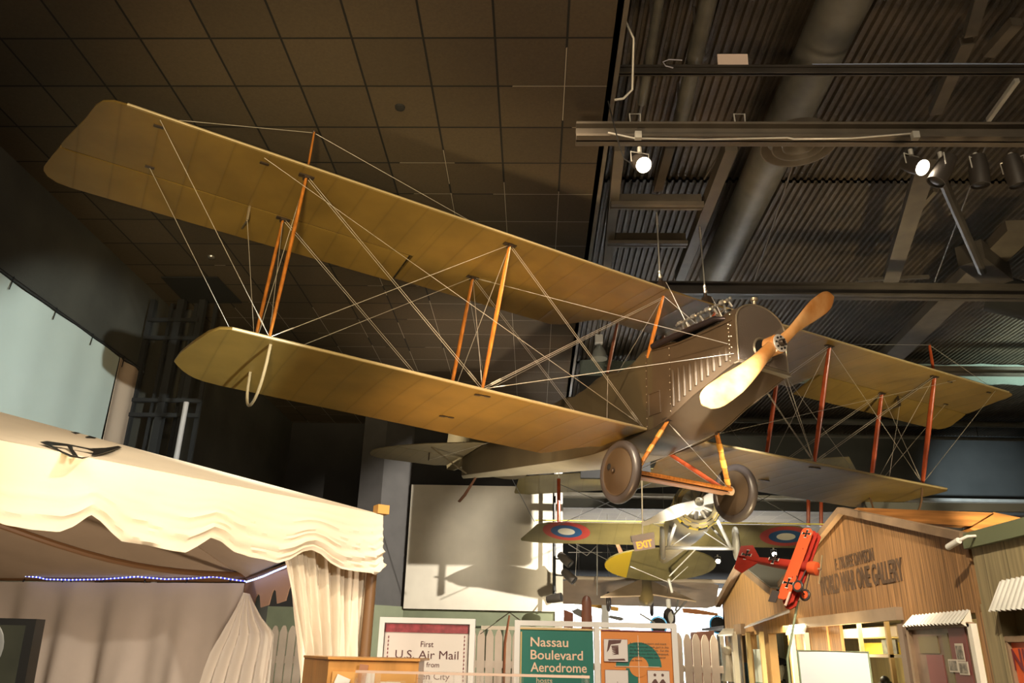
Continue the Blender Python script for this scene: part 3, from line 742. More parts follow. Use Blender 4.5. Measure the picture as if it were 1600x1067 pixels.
# engine: two rows of valve gear above the cowl, exhaust pipes
eng = part('engine', MB().box((0, .52, -.60), (.32, .95, .16)), M_blackm, jenny, True)
part('engine_bay', MB().prism([P(-.30, .06, -.545), P(.30, .06, -.545), P(.30, .97, -.545), P(-.30, .97, -.545)], (0, 0, .012)), M_blackm, jenny, True)
for sg in (1, -1):
    for k in range(4):
        F = .18+.22*k; c = P(sg*.19, F, -.52)
        b = MB(); b.lathe([(.058, 0), (.058, .07), (.05, .085), (.02, .09), (0, .09)], zalong(c, (sg*.5, 0, .85)), 14)
        part('cylinder_head', b, M_black, eng, True)
        b = MB(); t = c+P(sg*.05, 0, .13)
        b.tube([t+P(-.05*sg, -.05, -.02), t+P(0, -.03, .07), t+P(.06*sg, -.05, .0)], .013, 6)
        b.tube([t+P(-.05*sg, .05, -.02), t+P(0, .03, .06), t+P(.06*sg, .06, .0)], .013, 6)
        b.tube([t+P(0, -.05, .045), t+P(0, .06, .045)], .018, 6)
        b.ball(t+P(.06*sg, .0, .01), .026, 8); b.ball(t+P(0, -.05, .055), .024, 8); b.ball(t+P(-.03*sg, .05, .07), .020, 8)
        part('rocker_arms', b, M_chrome, eng, True)
    pts = [P(sg*.33, .93, -.60), P(sg*.385, .84, -.585), P(sg*.40, .5, -.575), P(sg*.405, .1, -.57), P(sg*.415, -.15, -.575)]
    part('exhaust_pipe', MB().tube(pts, .03, 12, rs=[.02, .028, .033, .036, .032]), mat('dark exhaust', (.04, .03, .032), .3, metal=.5), eng, True)
part('intake_pipe', MB().tube([P(0, .15, -.5), P(0, .2, -.40), P(0, .5, -.38), P(0, .8, -.40)], .03, 10), M_chrome, eng, True)
# side wings of cowl behind radiator
part('cowl_shoulder', MB().grid([[P(p.x, RF-.1-d, p.z) for p in rshape(1.0)[2:]] for d in (0, .05, .1)], True, (0, 0, .004)), M_fus, fuse, True)
# ---------------- undercarriage
WF, WU, WS = -.235, -2.055, .80
gear = part('axle', MB().tube([P(-WS-.05, WF, WU), P(WS+.05, WF, WU)], .022, 10), M_fit, jenny, True)
for sg in (1, -1):
    ft, fb = P(.35*sg, .0, -1.48), P(.655*sg, -.17, -2.05)
    g = sstrut('gear_strut', ft, fb, .075, M_varn, jenny, k=.55, tape=.75)
    for t0, t1 in ((.18, .32), (.47, .60), (.80, .9)):
        part('strut_wrap', MB().tube([ft.lerp(fb, t0), ft.lerp(fb, t1)], .04, 12, ell=.6, axis=(0, 1, 0)), M_wrap, g, True)
    g = sstrut('gear_strut', P(.35*sg, -.86, -1.53), P(.655*sg, -.22, -2.05), .07, M_varnr, jenny, k=.55, tape=.75)
    part('gear_fitting', MB().ball(ft, .03, 8).box(ft+V((0, 0, .02)), (.08, .08, .03)), M_fit, jenny, True)
    # wheel: tyre, fabric cover cones, hub, valve hole
    Mw = zalong(P(WS*sg, WF, WU), (sg, 0, 0))
    prof = [(.285+.048*math.cos(a), .048*math.sin(a)*1.05) for a in [2*PI*i/16 for i in range(17)]]
    wh = part('wheel', MB().lathe(prof, Mw, 40), M_rub, jenny, True)
    part('wheel_cover', MB().lathe([(.245, .035), (.15, .06), (.05, .082), (.03, .082), (0, .082)], Mw, 36).lathe([(.245, -.035), (.12, -.05), (.04, -.06), (0, -.06)], Mw, 36), M_fus, wh, True)
    part('rim', MB().lathe([(.238, -.03), (.252, -.04), (.252, .04), (.238, .034)], Mw, 36), M_fus, wh, True)
    part('hub_cap', MB().lathe([(.022, .08), (.022, .105), (.012, .115), (0, .115)], Mw, 12), M_fit, wh, True)
    part('valve_hole', MB().lathe([(.028, .001), (.0, .001)], Mw @ Matrix.Translation((-.10, .06, .073)), 14).lathe([(.03, .0), (.036, .004), (.03, .006)], Mw @ Matrix.Translation((-.10, .06, .071)), 14), M_blackm, wh, True)
    part('bungee_cord', join(*[MB().lathe([(.04, -.008), (.052, 0), (.04, .008)], zalong(P((.64+.016*i)*sg, WF+.03, WU+.01), (sg, 0, .15)), 14) for i in range(6)]), mat('pale bungee cord', (.60, .45, .33), .7), gear, True)
part('spreader_bar', MB().tube([P(-.66, -.15, -2.045), P(.66, -.15, -2.045)], .032, 12, ell=.7, axis=(0, 1, 0)), M_varn, jenny, True)
part('spreader_bar', MB().tube([P(-.66, -.29, -2.045), P(.66, -.29, -2.045)], .030, 12, ell=.7, axis=(0, 1, 0)), M_varnr, jenny, True)
part('spreader_plank', MB().box((0, -.22, -2.085), (1.3, .12, .014)), mat('worn pale plank', (.42, .24, .16), .5), jenny, True)
# ---------------- tail
TU = -.70
hl = lerp_pts([(0, -4.75), (.3, -4.85), (.9, -5.45), (1.35, -6.05), (1.5, -6.3), (1.52, -6.42)])
hle = lerp_pts([(0, -5.95), (1.2, -5.95), (1.36, -5.98), (1.44, -6.05), (1.5, -6.2)])
ht = lerp_pts([(0, -6.45), (.25, -6.60), (1.2, -6.72), (1.42, -6.66), (1.5, -6.55), (1.52, -6.45)])
HT = Wing(hl, lambda a: -5.95, -4.75, TU, 1.2, .04, 0); HT.lo = lambda a, F: TU
for sg in (1, -1):
    b = MB(); HT.mesh(b, [.0, .15, .3, .5, .7, .9, 1.1, 1.22, 1.28], sign=sg); st_ = part('stabilizer', b, M_fabL, jenny, True)
    EL = Wing(lambda a: max(ht(a)+.02, min(-5.965, hl(a))), ht, -5.95, TU, .75, .03, 0); EL.lo = lambda a, F: TU+(F+5.95)*.08
    b = MB(); EL.mesh(b, [.06, .25, .5, .8, 1.1, 1.25, 1.36, 1.44, 1.48, 1.51], sign=sg); e = part('elevator', b, M_fabL, jenny, True)
    part('elevator_horn', MB().bar(P(.62*sg, -5.98, TU+.14), P(.62*sg, -5.98, TU-.14), .03, .012), M_fit, e, True)
    part('tail_brace', MB().bar(P(.75*sg, -5.6, TU), P(.09*sg, -5.55, -1.06), .03, .015), M_fusfab, jenny, True)
b = MB(); pr = [P(0, -4.7, -.7), P(0, -5.3, -.35), P(0, -5.7, .0), P(0, -5.86, .12), P(0, -5.88, -.72)]
part('tail_fin', b.prism([p+V((-.015, 0, 0)) for p in pr], (.03, 0, 0)), M_fabL, jenny, True)
pr = [P(0, -5.9, -.86), P(0, -5.9, .15), P(0, -6.1, .28), P(0, -6.4, .22), P(0, -6.62, -.1), P(0, -6.68, -.5), P(0, -6.55, -.8), P(0, -6.3, -.86)]
part('rudder', MB().prism([p+V((-.015, 0, 0)) for p in pr], (.03, 0, 0)), M_fabL, jenny, True)
part('tail_skid', MB().tube([P(0, -5.2, -1.02), P(0, -5.42, -1.18), P(0, -5.75, -1.38), P(0, -5.95, -1.46)], .03, 8, rs=[.02, .022, .032, .03], ell=.6, axis=(1, 0, 0)), mat('dark ash skid', (.10, .045, .025), .5), jenny, True)
# ---------------- bracing wires
M_wire = mat('bracing wire', (.50, .46, .40), .4, metal=.5)
def wire(p, q, r=.0030, dbl=0, turn=True, par=None):
    p, q = V(p), V(q); d = (q-p).normalized(); sd = d.cross(V((0, 1, 0))).normalized()*dbl/2
    b = MB()
    for k in ((1, -1) if dbl else (0,)): b.tube([p+sd*k, q+sd*k], r, 5, cap=False)
    L = (q-p).length
    if turn and L > .8:
        for k in ((1, -1) if dbl else (0,)): b.tube([p+d*.10+sd*k, p+d*.12+sd*k, p+d*.22+sd*k, p+d*.24+sd*k], r, 6, rs=[r, r*2.2, r*2.2, r])
    return part('bracing_wire', b, M_wire, jenny, True)
M_wire0 = mat('bracing wire', (.50, .46, .40), .4, metal=.5)
for sg in (1, -1):
    s_ = lambda v: v*sg
    for F in (0, -SP):
        root = P(.39*sg, F-ST+.05, -1.47)
        wire(bot(YI*sg, F), top(YO*sg, F), dbl=.022)                 # flying, outer bay
        wire(bot(YO*sg, F), top(YI*sg, F))                          # landing, outer bay
        wire(root, top(YI*sg, F), dbl=.022)                          # flying, inner bay
        wire(bot(YI*sg, F), P(.38*sg, F+.02, -.02), dbl=.016 if F == 0 else 0)
        wire(bot(YO*sg, F), P(5.80*sg, F+(.1 if F == 0 else .17), UW.lo(5.8, F)))   # overhang
    for y in (YI, YO):
        wire(bot(y*sg, 0), top(y*sg, -SP)); wire(bot(y*sg, -SP), top(y*sg, 0))
    k = P(YO*sg, 0, .575)
    wire(k, P(5.66*sg, .08, UW.lo(5.6, 0)+.07), turn=False); wire(k, P(2.62*sg, -.02, UW.lo(2.6, 0)+.08), turn=False)
    wire(bot(YI*sg, 0), P(.355*sg, 1.04, -1.02 if sg > 0 else -1.1))
    wire(top(YI*sg, -SP), P(.36*sg, .97, -.895))
    wire(P(.39*sg, -.36, -1.46), P(4.92*sg, .06, UW.lo(4.9, 0)))
    wire(P(.385*sg, -1.05, -.66), P(.385*sg, -1.07, -1.5), turn=False)
    wire(P(.385*sg, .03, 0), P(.30*sg, -1.0, -.66), turn=False)
    wire(P(.385*sg, .03, 0), P(-.2*sg, .3, -.56), turn=False)
    wire(P(.35*sg, 0, -1.48), P(-.64*sg, -.17, -2.03))
    wire(P(.62*sg, -5.98, TU-.13), P(.3*sg, -3.0, -.9), turn=False)
    # aileron cables
    wire(P(4.86*sg, HINGE, UW.lo(4.86, HINGE)-.15), bot(YO*sg, -SP)+V((0, .3, 0)), r=.003, turn=False)
# lifting lugs and cables of the museum
for i, s in enumerate((.43, -.25)):
    c = P(s, .05, .10); part('lifting_lug', MB().box(c+V((0, 0, .0)), (.07, .10, .09)).tube([c+V((0, -.02, .04)), c+V((0, -.02, .10))], .018, 8), M_fit, jenny, True)
    w0 = MJ @ (c+V((0, -.02, .10))); tgt = atZ((1026, 1093)[i], (330, 352)[i], 6.45)
    d = (tgt-w0); b = MB().tube([w0, w0+d*.98], .009, 6)
    for t in (.02, .05, .09): b.tube([w0+d*t, w0+d*(t+.025)], .02, 8)
    b.ball(w0+d*.03+V((.01, 0, .0)), .028, 8); b.tube([w0+d*.80, w0+d*.93], .015, 6)
    single('suspension_cable', b, M_steel, ('left of two steel cables holding up the large olive biplane at its centre', 'right steel cable holding up the large olive biplane, nearest its radiator')[i], 'cable', 'cables holding up the biplane')
    part('lug_wire', MB().tube([c+V((-.03, .05, .04)), c+V((-.05, .12, -.12)), P(s-.28, .25, -.55)], .004, 5), M_wire, jenny, True)
# ============================================================ TENT
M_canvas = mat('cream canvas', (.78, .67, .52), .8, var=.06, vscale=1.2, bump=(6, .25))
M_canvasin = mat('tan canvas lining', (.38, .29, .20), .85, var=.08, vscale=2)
M_drape = mat('pale muslin', (.60, .53, .46), .85, var=.05)
M_wood = mat('brown tent pole wood', (.16, .08, .03), .5)
A = atZ(595, 805, 2.3); L0 = atZ(0, 690, 2.3)
fd = (A-L0); fd.z = 0; fd.normalize(); fn = V((fd.y, -fd.x, 0))        # outwards, towards the viewer
B = atZ(385, 905, 2.05); BL = atZ(0, 903, 2.05); bd = (BL-B).normalized()
Lf = A-fd*4.6; H = atZ(0, 645, 2.9)
Hf = H-fd*3.0; BLf = B+bd*3.6
TF = (A, fn)
tent = thing('tent', 'large cream canvas tent with a scalloped front valance, at the left', 'tent', (A.x-1.6, A.y-.2, 0))
def sheet(name, quad, m_, par, n=14, sag=.02, th=.006, seed=1, label=None):
    a, b_, c, d = [V(q) for q in quad]; rnd = random.Random(seed); rows = []
    nrm = (b_-a).cross(d-a).normalized()
    for i in range(n+1):
        r = []
        for j in range(n+1):
            u, v = j/n, i/n; p = (a*(1-u)+b_*u)*(1-v)+(d*(1-u)+c*u)*v
            w = 4*u*(1-u)*4*v*(1-v)
            p = p+V((0, 0, -sag*w))+nrm*(.012*math.sin(u*9+seed)*math.sin(v*7+seed*2)*w)
            r.append(p)
        rows.append(r)
    return part(name, MB().grid(rows, True, nrm*th), m_, par, label=label)
roof = sheet('roof_front', (Lf, A, H, Hf), M_canvas, tent, sag=.03)
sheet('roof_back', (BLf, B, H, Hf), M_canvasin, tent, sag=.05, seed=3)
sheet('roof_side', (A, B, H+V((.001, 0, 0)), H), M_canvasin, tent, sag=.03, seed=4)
# dark lettering on the front slope
rn = (A-Lf).cross(H-Lf).normalized(); rn = rn if rn.z > 0 else -rn
def RP(x, y, o=.005): return atP(x, y, A+rn*o, rn)
RI = MB()
q1 = RP(142, 716); q0 = RP(60, 690)
def flatpoly(px, o=.005): return [RP(x, y, o) for x, y in px]
b = MB()
for pl_ in ([(63, 691), (73, 689.5), (105, 694), (140, 701), (165, 700), (184, 697), (190, 699), (150, 712), (143, 712), (146, 706), (136, 702), (112, 697), (80, 696)],
            [(63, 691), (80, 696), (97, 705.5), (113, 712), (127, 715), (139, 714), (129, 717), (108, 713.5), (85, 702)],
            [(105, 697), (113, 697.5), (114, 703), (119, 709), (122, 714), (113, 711)]):
    b.prism(flatpoly(pl_), rn*.002)
part('lettering', b, M_black, roof, label='black painted letters seen edge-on')
part('lettering', MB().prism(flatpoly([(111, 675), (118, 678), (126, 677), (120, 675.5)]), rn*.002).prism(flatpoly([(133, 683), (148, 685), (150, 684), (140, 681)]), rn*.002), M_black, roof)
# front valance with hand-cut scallops, bulging folds
def FPx(x, y): return atP(x, y, *TF)
edge = [(-260, 735), (-200, 775), (-120, 760), (-60, 790), (0, 821), (40, 829), (81, 833), (105, 824), (134, 805), (150, 815), (170, 833), (187, 846), (225, 852), (258, 861), (283, 864), (305, 853), (327, 840), (345, 846), (365, 862), (387, 870), (410, 874), (431, 880), (450, 874), (470, 862), (485, 859), (500, 866), (515, 880), (530, 889), (555, 895), (577, 899), (584, 890)]
topl = Lf; cols = []
edge3 = [FPx(x, y) for x, y in edge]
ss = [(p-A).dot(fd) for p in edge3]; zz = [p.z for p in edge3]; fz = lerp_pts(list(zip(ss, zz)))
n = 240; rows = []
nv = 26
for i in range(nv+1):
    v = i/nv; r = []
    for j in range(n+1):
        s = -3.4+3.4*j/n
        zb = fz(s)if s > ss[0] else fz(ss[0])
        if s > ss[-1]: zb = zz[-1]+(s-ss[-1])*.15
        z = 2.3+(zb-2.3)*v
        # hanging drape folds: shallow swags between gathered points
        rt = min(1, max(0, (s+2.0)/1.7)); lowv = max(0, v-.35)/.65
        out = .02+.022*v*math.sin(s*3.1+1)
        ph = v*13+1.5*math.sin(s*2.9+.4)+.6*math.sin(s*6.3); cr = (1-abs(math.sin(ph)))**2
        out += .040*cr*lowv*(.35+.65*rt)+.022*(1-abs(math.sin(v*23+2.1*math.sin(s*3.7)+s*1.3)))**2*rt*v
        out += .016*math.sin(s*11+v*2)*v*(1-.5*rt)
        p = A+fd*s+fn*out; r.append(V((p.x, p.y, z)))
    rows.append(r)
part('front_valance', MB().grid(rows, True, -fn*.004), M_canvas, tent)
# corner cap, wooden pole end, corner drop
part('pole_end', MB().box(A+V((.0, 0, .03)), (.07, .07, .05), Matrix.Rotation(.6, 3, 'Z')), mat('orange pole end', (.55, .28, .06), .5), tent)
part('tent_pole', MB().tube([A+V((-.03, .03, 0)), A+V((-.03, .03, -2.3))], .03, 10), M_wood, tent)
sd = (B-A); sd.z = 0; sd.normalize()
rows = []
for i in range(9):
    v = i/8; rows.append([A+sd*(.02+.62*j/10)+V((.02*math.sin(j*1.1+v*2)*v, .01*v, -.30*v*(1+.06*math.sin(j)))) for j in range(11)])
part('side_valance', MB().grid(rows, True, (-.004, 0, 0)), M_canvas, tent)
# gathered corner curtain
rows = []
cl = [(455, 862), (462, 900), (470, 950), (478, 1000), (484, 1050), (486, 1110)]
cr_ = [(594, 808), (590, 900), (588, 950), (586, 1000), (583, 1060), (582, 1110)]
fl = lerp_pts([(y, x) for x, y in cl]); fr = lerp_pts([(y, x) for x, y in cr_])
for i in range(41):
    t = i/40; yl, yr = 840+t*250, 835+t*258; r = []
    pl_, pr_ = FPx(fl(max(yl, 862)), yl), FPx(fr(yr), yr)
    if t > .62:
        k = (t-.62)/.38; base_l = pl_; 
    for j in range(121):
        u = j/120; p = pl_.lerp(pr_, u)
        f = .035*math.sin(u*2*PI*6.2+.6*math.sin(t*3))*(.35+.65*t)+.015*math.sin(u*2*PI*14+t*4)
        gather = .05*math.sin(PI*u)
        r.append(p-fn*(.07+gather-f))
    rows.append(r)
# continue to the floor
last = rows[-1]; zl = min(p.z for p in last)
for k in range(1, 9): rows.append([V((p.x, p.y, p.z+(0.03-p.z)*k/8)) for p in last])
part('corner_curtain', MB().grid(rows, True, -fn*.004), M_canvas, tent)
# eave rails inside, back wall canvas
part('eave_rail', MB().tube([BLf, B+V((0, 0, .0))], .022, 8), M_wood, tent)
part('eave_rail', MB().tube([B, A+V((0, 0, -.12))], .022, 8), M_wood, tent)
r0, r1 = atP(0, 820, B+V((0, -1.4, .3)), (0, -1, .2)), B+V((0, -.02, .03))
pts = [r0.lerp(r1, t)+V((0, 0, -.10*math.sin(PI*t)*.8)) for t in [i/10 for i in range(11)]]
part('roof_rail', MB().tube([r0+(r0-r1)*.6]+pts, .02, 8), M_wood, tent)
rows = []
bnn = V((-bd.y, bd.x, 0)); bnn = bnn if bnn.y < 0 else -bnn
for i in range(31):
    v = i/30; r = []
    for j in range(161):
        u = j/160; p = B+bd*(3.6*u)
        f = (.014+.13*v)*math.sin(u*52+2.2*v+.8*math.sin(u*13))*(.45+.55*math.sin(u*9+2)**2)+.03*math.sin(u*111+v*2)*v
        sk = -.12*v*(1-u)
        r.append(V((p.x, p.y, 2.02-1.99*v))+bnn*(f+.02)+bd*(.15*v*math.sin(PI*v)*.4))
    rows.append(r)
part('back_wall', MB().grid(rows, True, -bnn*.004), M_drape, tent)
for j in range(10):
    p = B+bd*(.12+.36*j); part('wall_tie', MB().tube([p+V((0, 0, .02)), p+bnn*.03+V((0, 0, -.03))], .006, 5), M_black, tent)
# gathered white drape at the back corner
rows = []
ge = [(392, 928), (400, 945), (412, 965), (428, 983), (434, 992), (430, 1030), (426, 1067), (424, 1120)]
gl = [(383, 926), (372, 950), (358, 975), (345, 1000), (335, 1020), (325, 1045), (315, 1075), (305, 1120)]
BP = (B+bnn*.25, bnn)
for i in range(8):
    a, c = atP(*gl[i], *BP), atP(*ge[i], *BP); r = []
    for j in range(61):
        u = j/60; r.append(a.lerp(c, u)+bnn*(.02+.035*math.sin(u*2*PI*5+.4*i)*min(1, .2+i*.2)))
    rows.append(r)
rows.append([V((p.x, p.y, .03)) for p in rows[-1]])
part('corner_drape', MB().grid(rows, True, -bnn*.004), mat('white muslin', (.75, .70, .62), .8), tent, label='white cloth gathered at the back corner')
# castellated inner valance
C2 = A+V((0, 0, -.12)); rows = []
ivn = (C2-B).cross(V((0, 0, 1))).normalized()
poly = []; nT = 7; Ls = (C2-B).length
def IV(t, dz): return B.lerp(C2, t)+V((0, 0, dz))
b = MB()
for k in range(nT):
    t0, t1 = k/nT, (k+1)/nT; d = t1-t0
    q = [IV(t0, -.02), IV(t1, -.02), IV(t1, -.13), IV(t1-.1*d, -.16), IV(t1-.2*d, -.23), IV(t0+.3*d, -.235), IV(t0+.14*d, -.15), IV(t0, -.13)]
    b.prism(q, ivn*.006)
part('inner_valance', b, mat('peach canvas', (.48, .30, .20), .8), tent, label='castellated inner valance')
# LED rope light
lp = [atP(x, y, B+V((0, 0, -.02))+bnn*.06, bnn) for x, y in ((30, 899), (60, 902), (72, 905), (110, 906), (160, 905), (215, 901), (260, 905), (300, 904), (335, 901), (360, 905), (383, 908))]
rope = single('led_rope_light', MB().tube(lp, .005, 6), mat('blue led glow', (.05, .05, .4), .3, emit=(.10, .13, 1.), estr=.9), 'blue LED rope light strung along the back rail inside the tent', 'rope light')
b = MB()
tot = sum((lp[i+1]-lp[i]).length for i in range(len(lp)-1)); 
def along(pts, d):
    for i in range(len(pts)-1):
        L = (pts[i+1]-pts[i]).length
        if d <= L: return pts[i].lerp(pts[i+1], d/L)
        d -= L
    return pts[-1]
for i in range(60): b.ball(along(lp, tot*i/59)+bnn*.006, .005, 6)
part('led_bulbs', b, mat('led bulb', (1, 1, 1), .3, emit=(.45, .6, 1.), estr=6), rope, kind='stuff')
lp2 = [B.lerp(C2, t)+V((0, 0, -.0+(.012 if i % 2 else 0)))+ivn*(-.04) for i, t in enumerate((.02, .12, .22, .34, .5, .7))]
_sg = 1 if ivn.dot(EYEV-B) > 0 else -1
lp2 = [atP(x, y, B.lerp(C2, .5)+ivn*_sg*.06, ivn) for x, y in ((385, 909), (398, 905), (412, 900), (430, 892), (445, 886), (460, 878))]
single('led_rope_light', MB().tube(lp2, .006, 6), mat('blue white led', (.3, .4, 1), .3, emit=(.35, .5, 1.), estr=5), 'short bright stretch of LED rope light rising to the tent corner', 'rope light')
# dark television at the lower left
tp = atY(57, 968, 2.6); tv = thing('television', 'dark flat screen at the lower left inside the tent', 'television', (tp.x-.35, 2.6, 0))
q = [atY(57, 967, 2.6), atY(37, 1075, 2.6)]
dx = q[1]-q[0]
b = MB().prism([q[0], q[0]+V((-1.0, 0, .003)), q[0]+V((-1.0, 0, -.60)), q[0]+dx*(.6/abs(dx.z))], (0, .05, 0))
part('bezel', b, M_black, tv)
i0 = q[0]+V((-.028, -.004, -.02)); 
part('screen', MB().prism([i0, i0+V((-.95, 0, 0)), i0+V((-.95, 0, -.56)), i0+dx*(.56/abs(dx.z))], (0, .003, 0)), mat('grey green dim screen', (.03, .03, .02), .15, var=.5, vscale=2, emit=(.07, .07, .05), estr=.2), tv)
part('screen_emblem', MB().lathe([(.075, 0), (.085, .002), (.09, 0)], Matrix.Translation(q[0]+V((-.17, -.006, -.09))) @ Matrix.Rotation(PI/2, 4, 'X'), 28), mat('faint emblem', (.16, .16, .15), .3, emit=(.16, .16, .14), estr=.3), tv)
part('stand', MB().box((q[0].x-.5, 2.68, .65), (.08, .08, 1.3)).box((q[0].x-.5, 2.68, .02), (.6, .5, .04)), M_black, tv)

# ============================================================ FENCE
M_pick = mat('white washed picket', (.54, .48, .43), .7, var=.08, vscale=4)
FY = 9.0
fp = thing('picket_fence', 'white picket fence running behind the sign boards and the tent corner', 'fence', (0, FY, 0))
def pickets(x0, x1, y, grp, zt):
    k = 0; x = x0
    while x < x1:
        b = MB(); w = .080; h = zt+random.uniform(-.01, .01)
        sh = [(-w/2, 0), (w/2, 0), (w/2, h-.07), (w*.28, h-.018), (w*.12, h), (-w*.12, h), (-w*.28, h-.018), (-w/2, h-.07)]
        b.prism([(x+a, y, z) for a, z in sh], (0, .018, 0))
        part('picket', b, M_pick, fp)
        x += .0945; k += 1
fx0, fx1 = atY(428, 1000, FY).x, atY(1128, 1000, FY).x
pickets(fx0, atY(500, 1000, FY).x, FY, None, 1.80)
pickets(atY(738, 1000, FY).x, atY(815, 1000, FY).x, FY, None, 1.80)
pickets(atY(1046, 1000, FY).x, fx1, FY, None, 1.80)
for z in (.5, 1.45): part('rail', MB().box(((fx0+fx1)/2, FY+.035, z), (fx1-fx0, .03, .07)), M_pick, fp)
part('rail', MB().box((.2, FY+.6, 1.83), (1.6, .05, .04)), M_white, fp)

# ============================================================ SIGN BOARDS
SY = 5.5
M_frame = mat('white sign frame', (.80, .76, .70), .45)
def board(name, label, x0, x1, zt, h, y=SY, fw=.034, m_=None):
    t = thing(name, label, 'sign', ((x0+x1)/2, y, 0))
    b = MB(); zb = zt-h
    b.box(((x0+x1)/2, y, zt-fw/2), (x1-x0, .05, fw)).box(((x0+x1)/2, y, zb+fw/2), (x1-x0, .05, fw)).box((x0+fw/2, y, (zt+zb)/2), (fw, .05, h-2*fw-.0004)).box((x1-fw/2, y, (zt+zb)/2), (fw, .05, h-2*fw-.0004))
    part('frame', b, M_frame, t)
    part('inner_edge', MB().tube([(x0+fw+.006, y-.027, zb+fw), (x0+fw+.006, y-.027, zt-fw-.006), (x1-fw-.006, y-.027, zt-fw-.006), (x1-fw-.006, y-.027, zb+fw)], .003, 5), M_beamd, t)
    for x in (x0+.08, x1-.08): part('leg', MB().box((x, y+.03, zb/2), (.05, .05, zb)), M_frame, t)
    return t
def TX_(x, y, z): return Matrix(((1, 0, 0, x), (0, 0, -1, y), (0, 1, 0, z), (0, 0, 0, 1)))
def W5(x, y, o=0): p = atY(x, y, SY-o); return p
p0, p1 = W5(595, 964), W5(743, 966)
s1 = board('sign_board', 'framed sign reading First U.S. Air Mail below a dark red band', p0.x, p1.x, p0.z, 1.1)
yy = SY-.012
part('sheet', MB().box(((p0.x+p1.x)/2, SY, p0.z-.55), (p1.x-p0.x-.06, .012, 1.05)), mat('cream print', (.72, .64, .56), .5), s1)
a, c = W5(602, 974), W5(734, 990)
part('red_band', MB().box(((a.x+c.x)/2, yy, (a.z+c.z)/2), (c.x-a.x, .006, a.z-c.z)), mat('mottled dark red', (.30, .045, .05), .5, var=.3, vscale=30), s1)
for x in (608, 726.5):
    b = MB(); q = W5(x, 992)
    for k in range(14): b.box((q.x, yy, q.z-.012-.024*k), (.006, .004, .013))
    part('dashed_line', b, mat('dark red ink', (.20, .03, .04), .6), s1)
M_ink = mat('maroon ink', (.10, .03, .03), .6)
def put(s, x0, x1, ybase, capx, par, m_=M_ink, o=.008, bold=0., name='lettering', serif=False, y=None):
    """text between pixel columns x0..x1 on the sign plane, cap height in px"""
    yv = (y or SY); p = atY(x0, ybase, yv-.016); q = atY(x1, ybase+(x1-x0)*.012, yv-.016)
    cap = atY(x0, ybase-capx, yv-.016).z-p.z
    mb = text_mb(s, TX_(p.x, yv-o, p.z), width=q.x-p.x, height=cap, bold=bold, extrude=.0012)
    return part(name, mb, m_, par)
put('First', 657, 677, 1010.5, 9, s1, bold=.004)
put('U.S. Air Mail', 617, 716, 1028, 13, s1, bold=0)
put('s from', 659, 686, 1042, 8, s1, bold=.004)
put('den City', 650, 702, 1061, 10, s1, bold=.004)
# the wide two-panel sign
p0, p1 = W5(805, 969), W5(1056, 979)
zt = p0.z; xm = W5(932, 975).x
s2 = thing('sign_board', 'wide white framed sign with a green Nassau Boulevard Aerodrome panel and an orange panel', 'sign', (.4, SY, 0))
zb = zt-1.15; fw = .032
b = MB()
tilt = lambda x: zt-(x-p0.x)*.012
for x0_, x1_ in ((p0.x, xm+.018), (xm-.018, p1.x)):
    for zz_ in (zt-fw/2, zb): part('frame_rail', MB().box(((x0_+x1_)/2, SY, zz_), (x1_-x0_-.01, .048, fw)), M_frame, s2)
for x in (p0.x+fw/2, xm, p1.x-fw/2): part('frame_stile', MB().box((x, SY, (zt+zb)/2), (fw+.004, .052, zt-zb+.002)), M_frame, s2)
part('leg', MB().box((p0.x+.1, SY+.03, zb/2), (.05, .05, zb)), M_frame, s2); part('leg', MB().box((p1.x-.1, SY+.03, zb/2), (.05, .05, zb)), M_frame, s2)
M_gr = mat('teal green print', (.014, .165, .12), .5, var=.05); M_or = mat('orange print', (.72, .25, .05), .5); M_pk = mat('cream pink ink', (.85, .60, .42), .6)
g = part('green_panel', MB().box(((p0.x+xm)/2, SY, (zt+zb)/2-.02), (xm-p0.x-.05, .012, zt-zb-.06)), M_gr, s2)
part('panel_edge', MB().box(((p0.x+xm)/2, yy, zt-.050), (xm-p0.x-.06, .006, .010)).box((p0.x+.042, yy, (zt+zb)/2-.02), (.008, .006, zt-zb-.1)), mat('gold edge', (.65, .45, .18), .5), s2)
for s_, x0_, x1_, yb_ in (('Nassau', 829, 888, 1009.5), ('Boulevard', 829, 911, 1029.5), ('Aerodrome', 829, 917, 1049)):
    put(s_, x0_, x1_, yb_, 14.5, s2, M_pk, bold=.012)
put('hosts', 838, 863, 1067, 8.5, s2, M_pk, bold=.01)
o2 = part('orange_panel', MB().box(((p1.x+xm)/2, SY, (zt+zb)/2-.02), (p1.x-xm-.05, .012, zt-zb-.06)), M_or, s2)
part('panel_edge', MB().box(((p1.x+xm)/2, yy, zt-.050), (p1.x-xm-.06, .006, .006)), mat('purple edge', (.25, .06, .10), .5), s2)
cc = W5(998, 1041.5); 
def disc(r, c, o, a0_=0, a1_=2*PI, n=40):
    pts = [V((c.x+r*math.cos(a0_+(a1_-a0_)*i/n), SY-o, c.z+r*math.sin(a0_+(a1_-a0_)*i/n))) for i in range(n+1)]
    if a1_-a0_ < 6.2: pts.append(V((c.x, SY-o, c.z)))
    return MB().prism(pts, (0, .0015, 0))
u = atY(1033, 1041.5, SY).x-cc.x
part('green_disc', disc(u*1.02, cc, .0075, 0, PI/2), M_gr, s2); part('green_disc', disc(u*1.02, cc, .0075, PI/2, PI), M_gr, s2)
part('green_disc', MB().box((cc.x-.045, SY-.0072, cc.z-.16), (.075, .0015, .3)), M_gr, s2)
part('orange_disc', disc(u*.43, cc, .0095), M_or, s2, label='orange centre disc of the roundel')
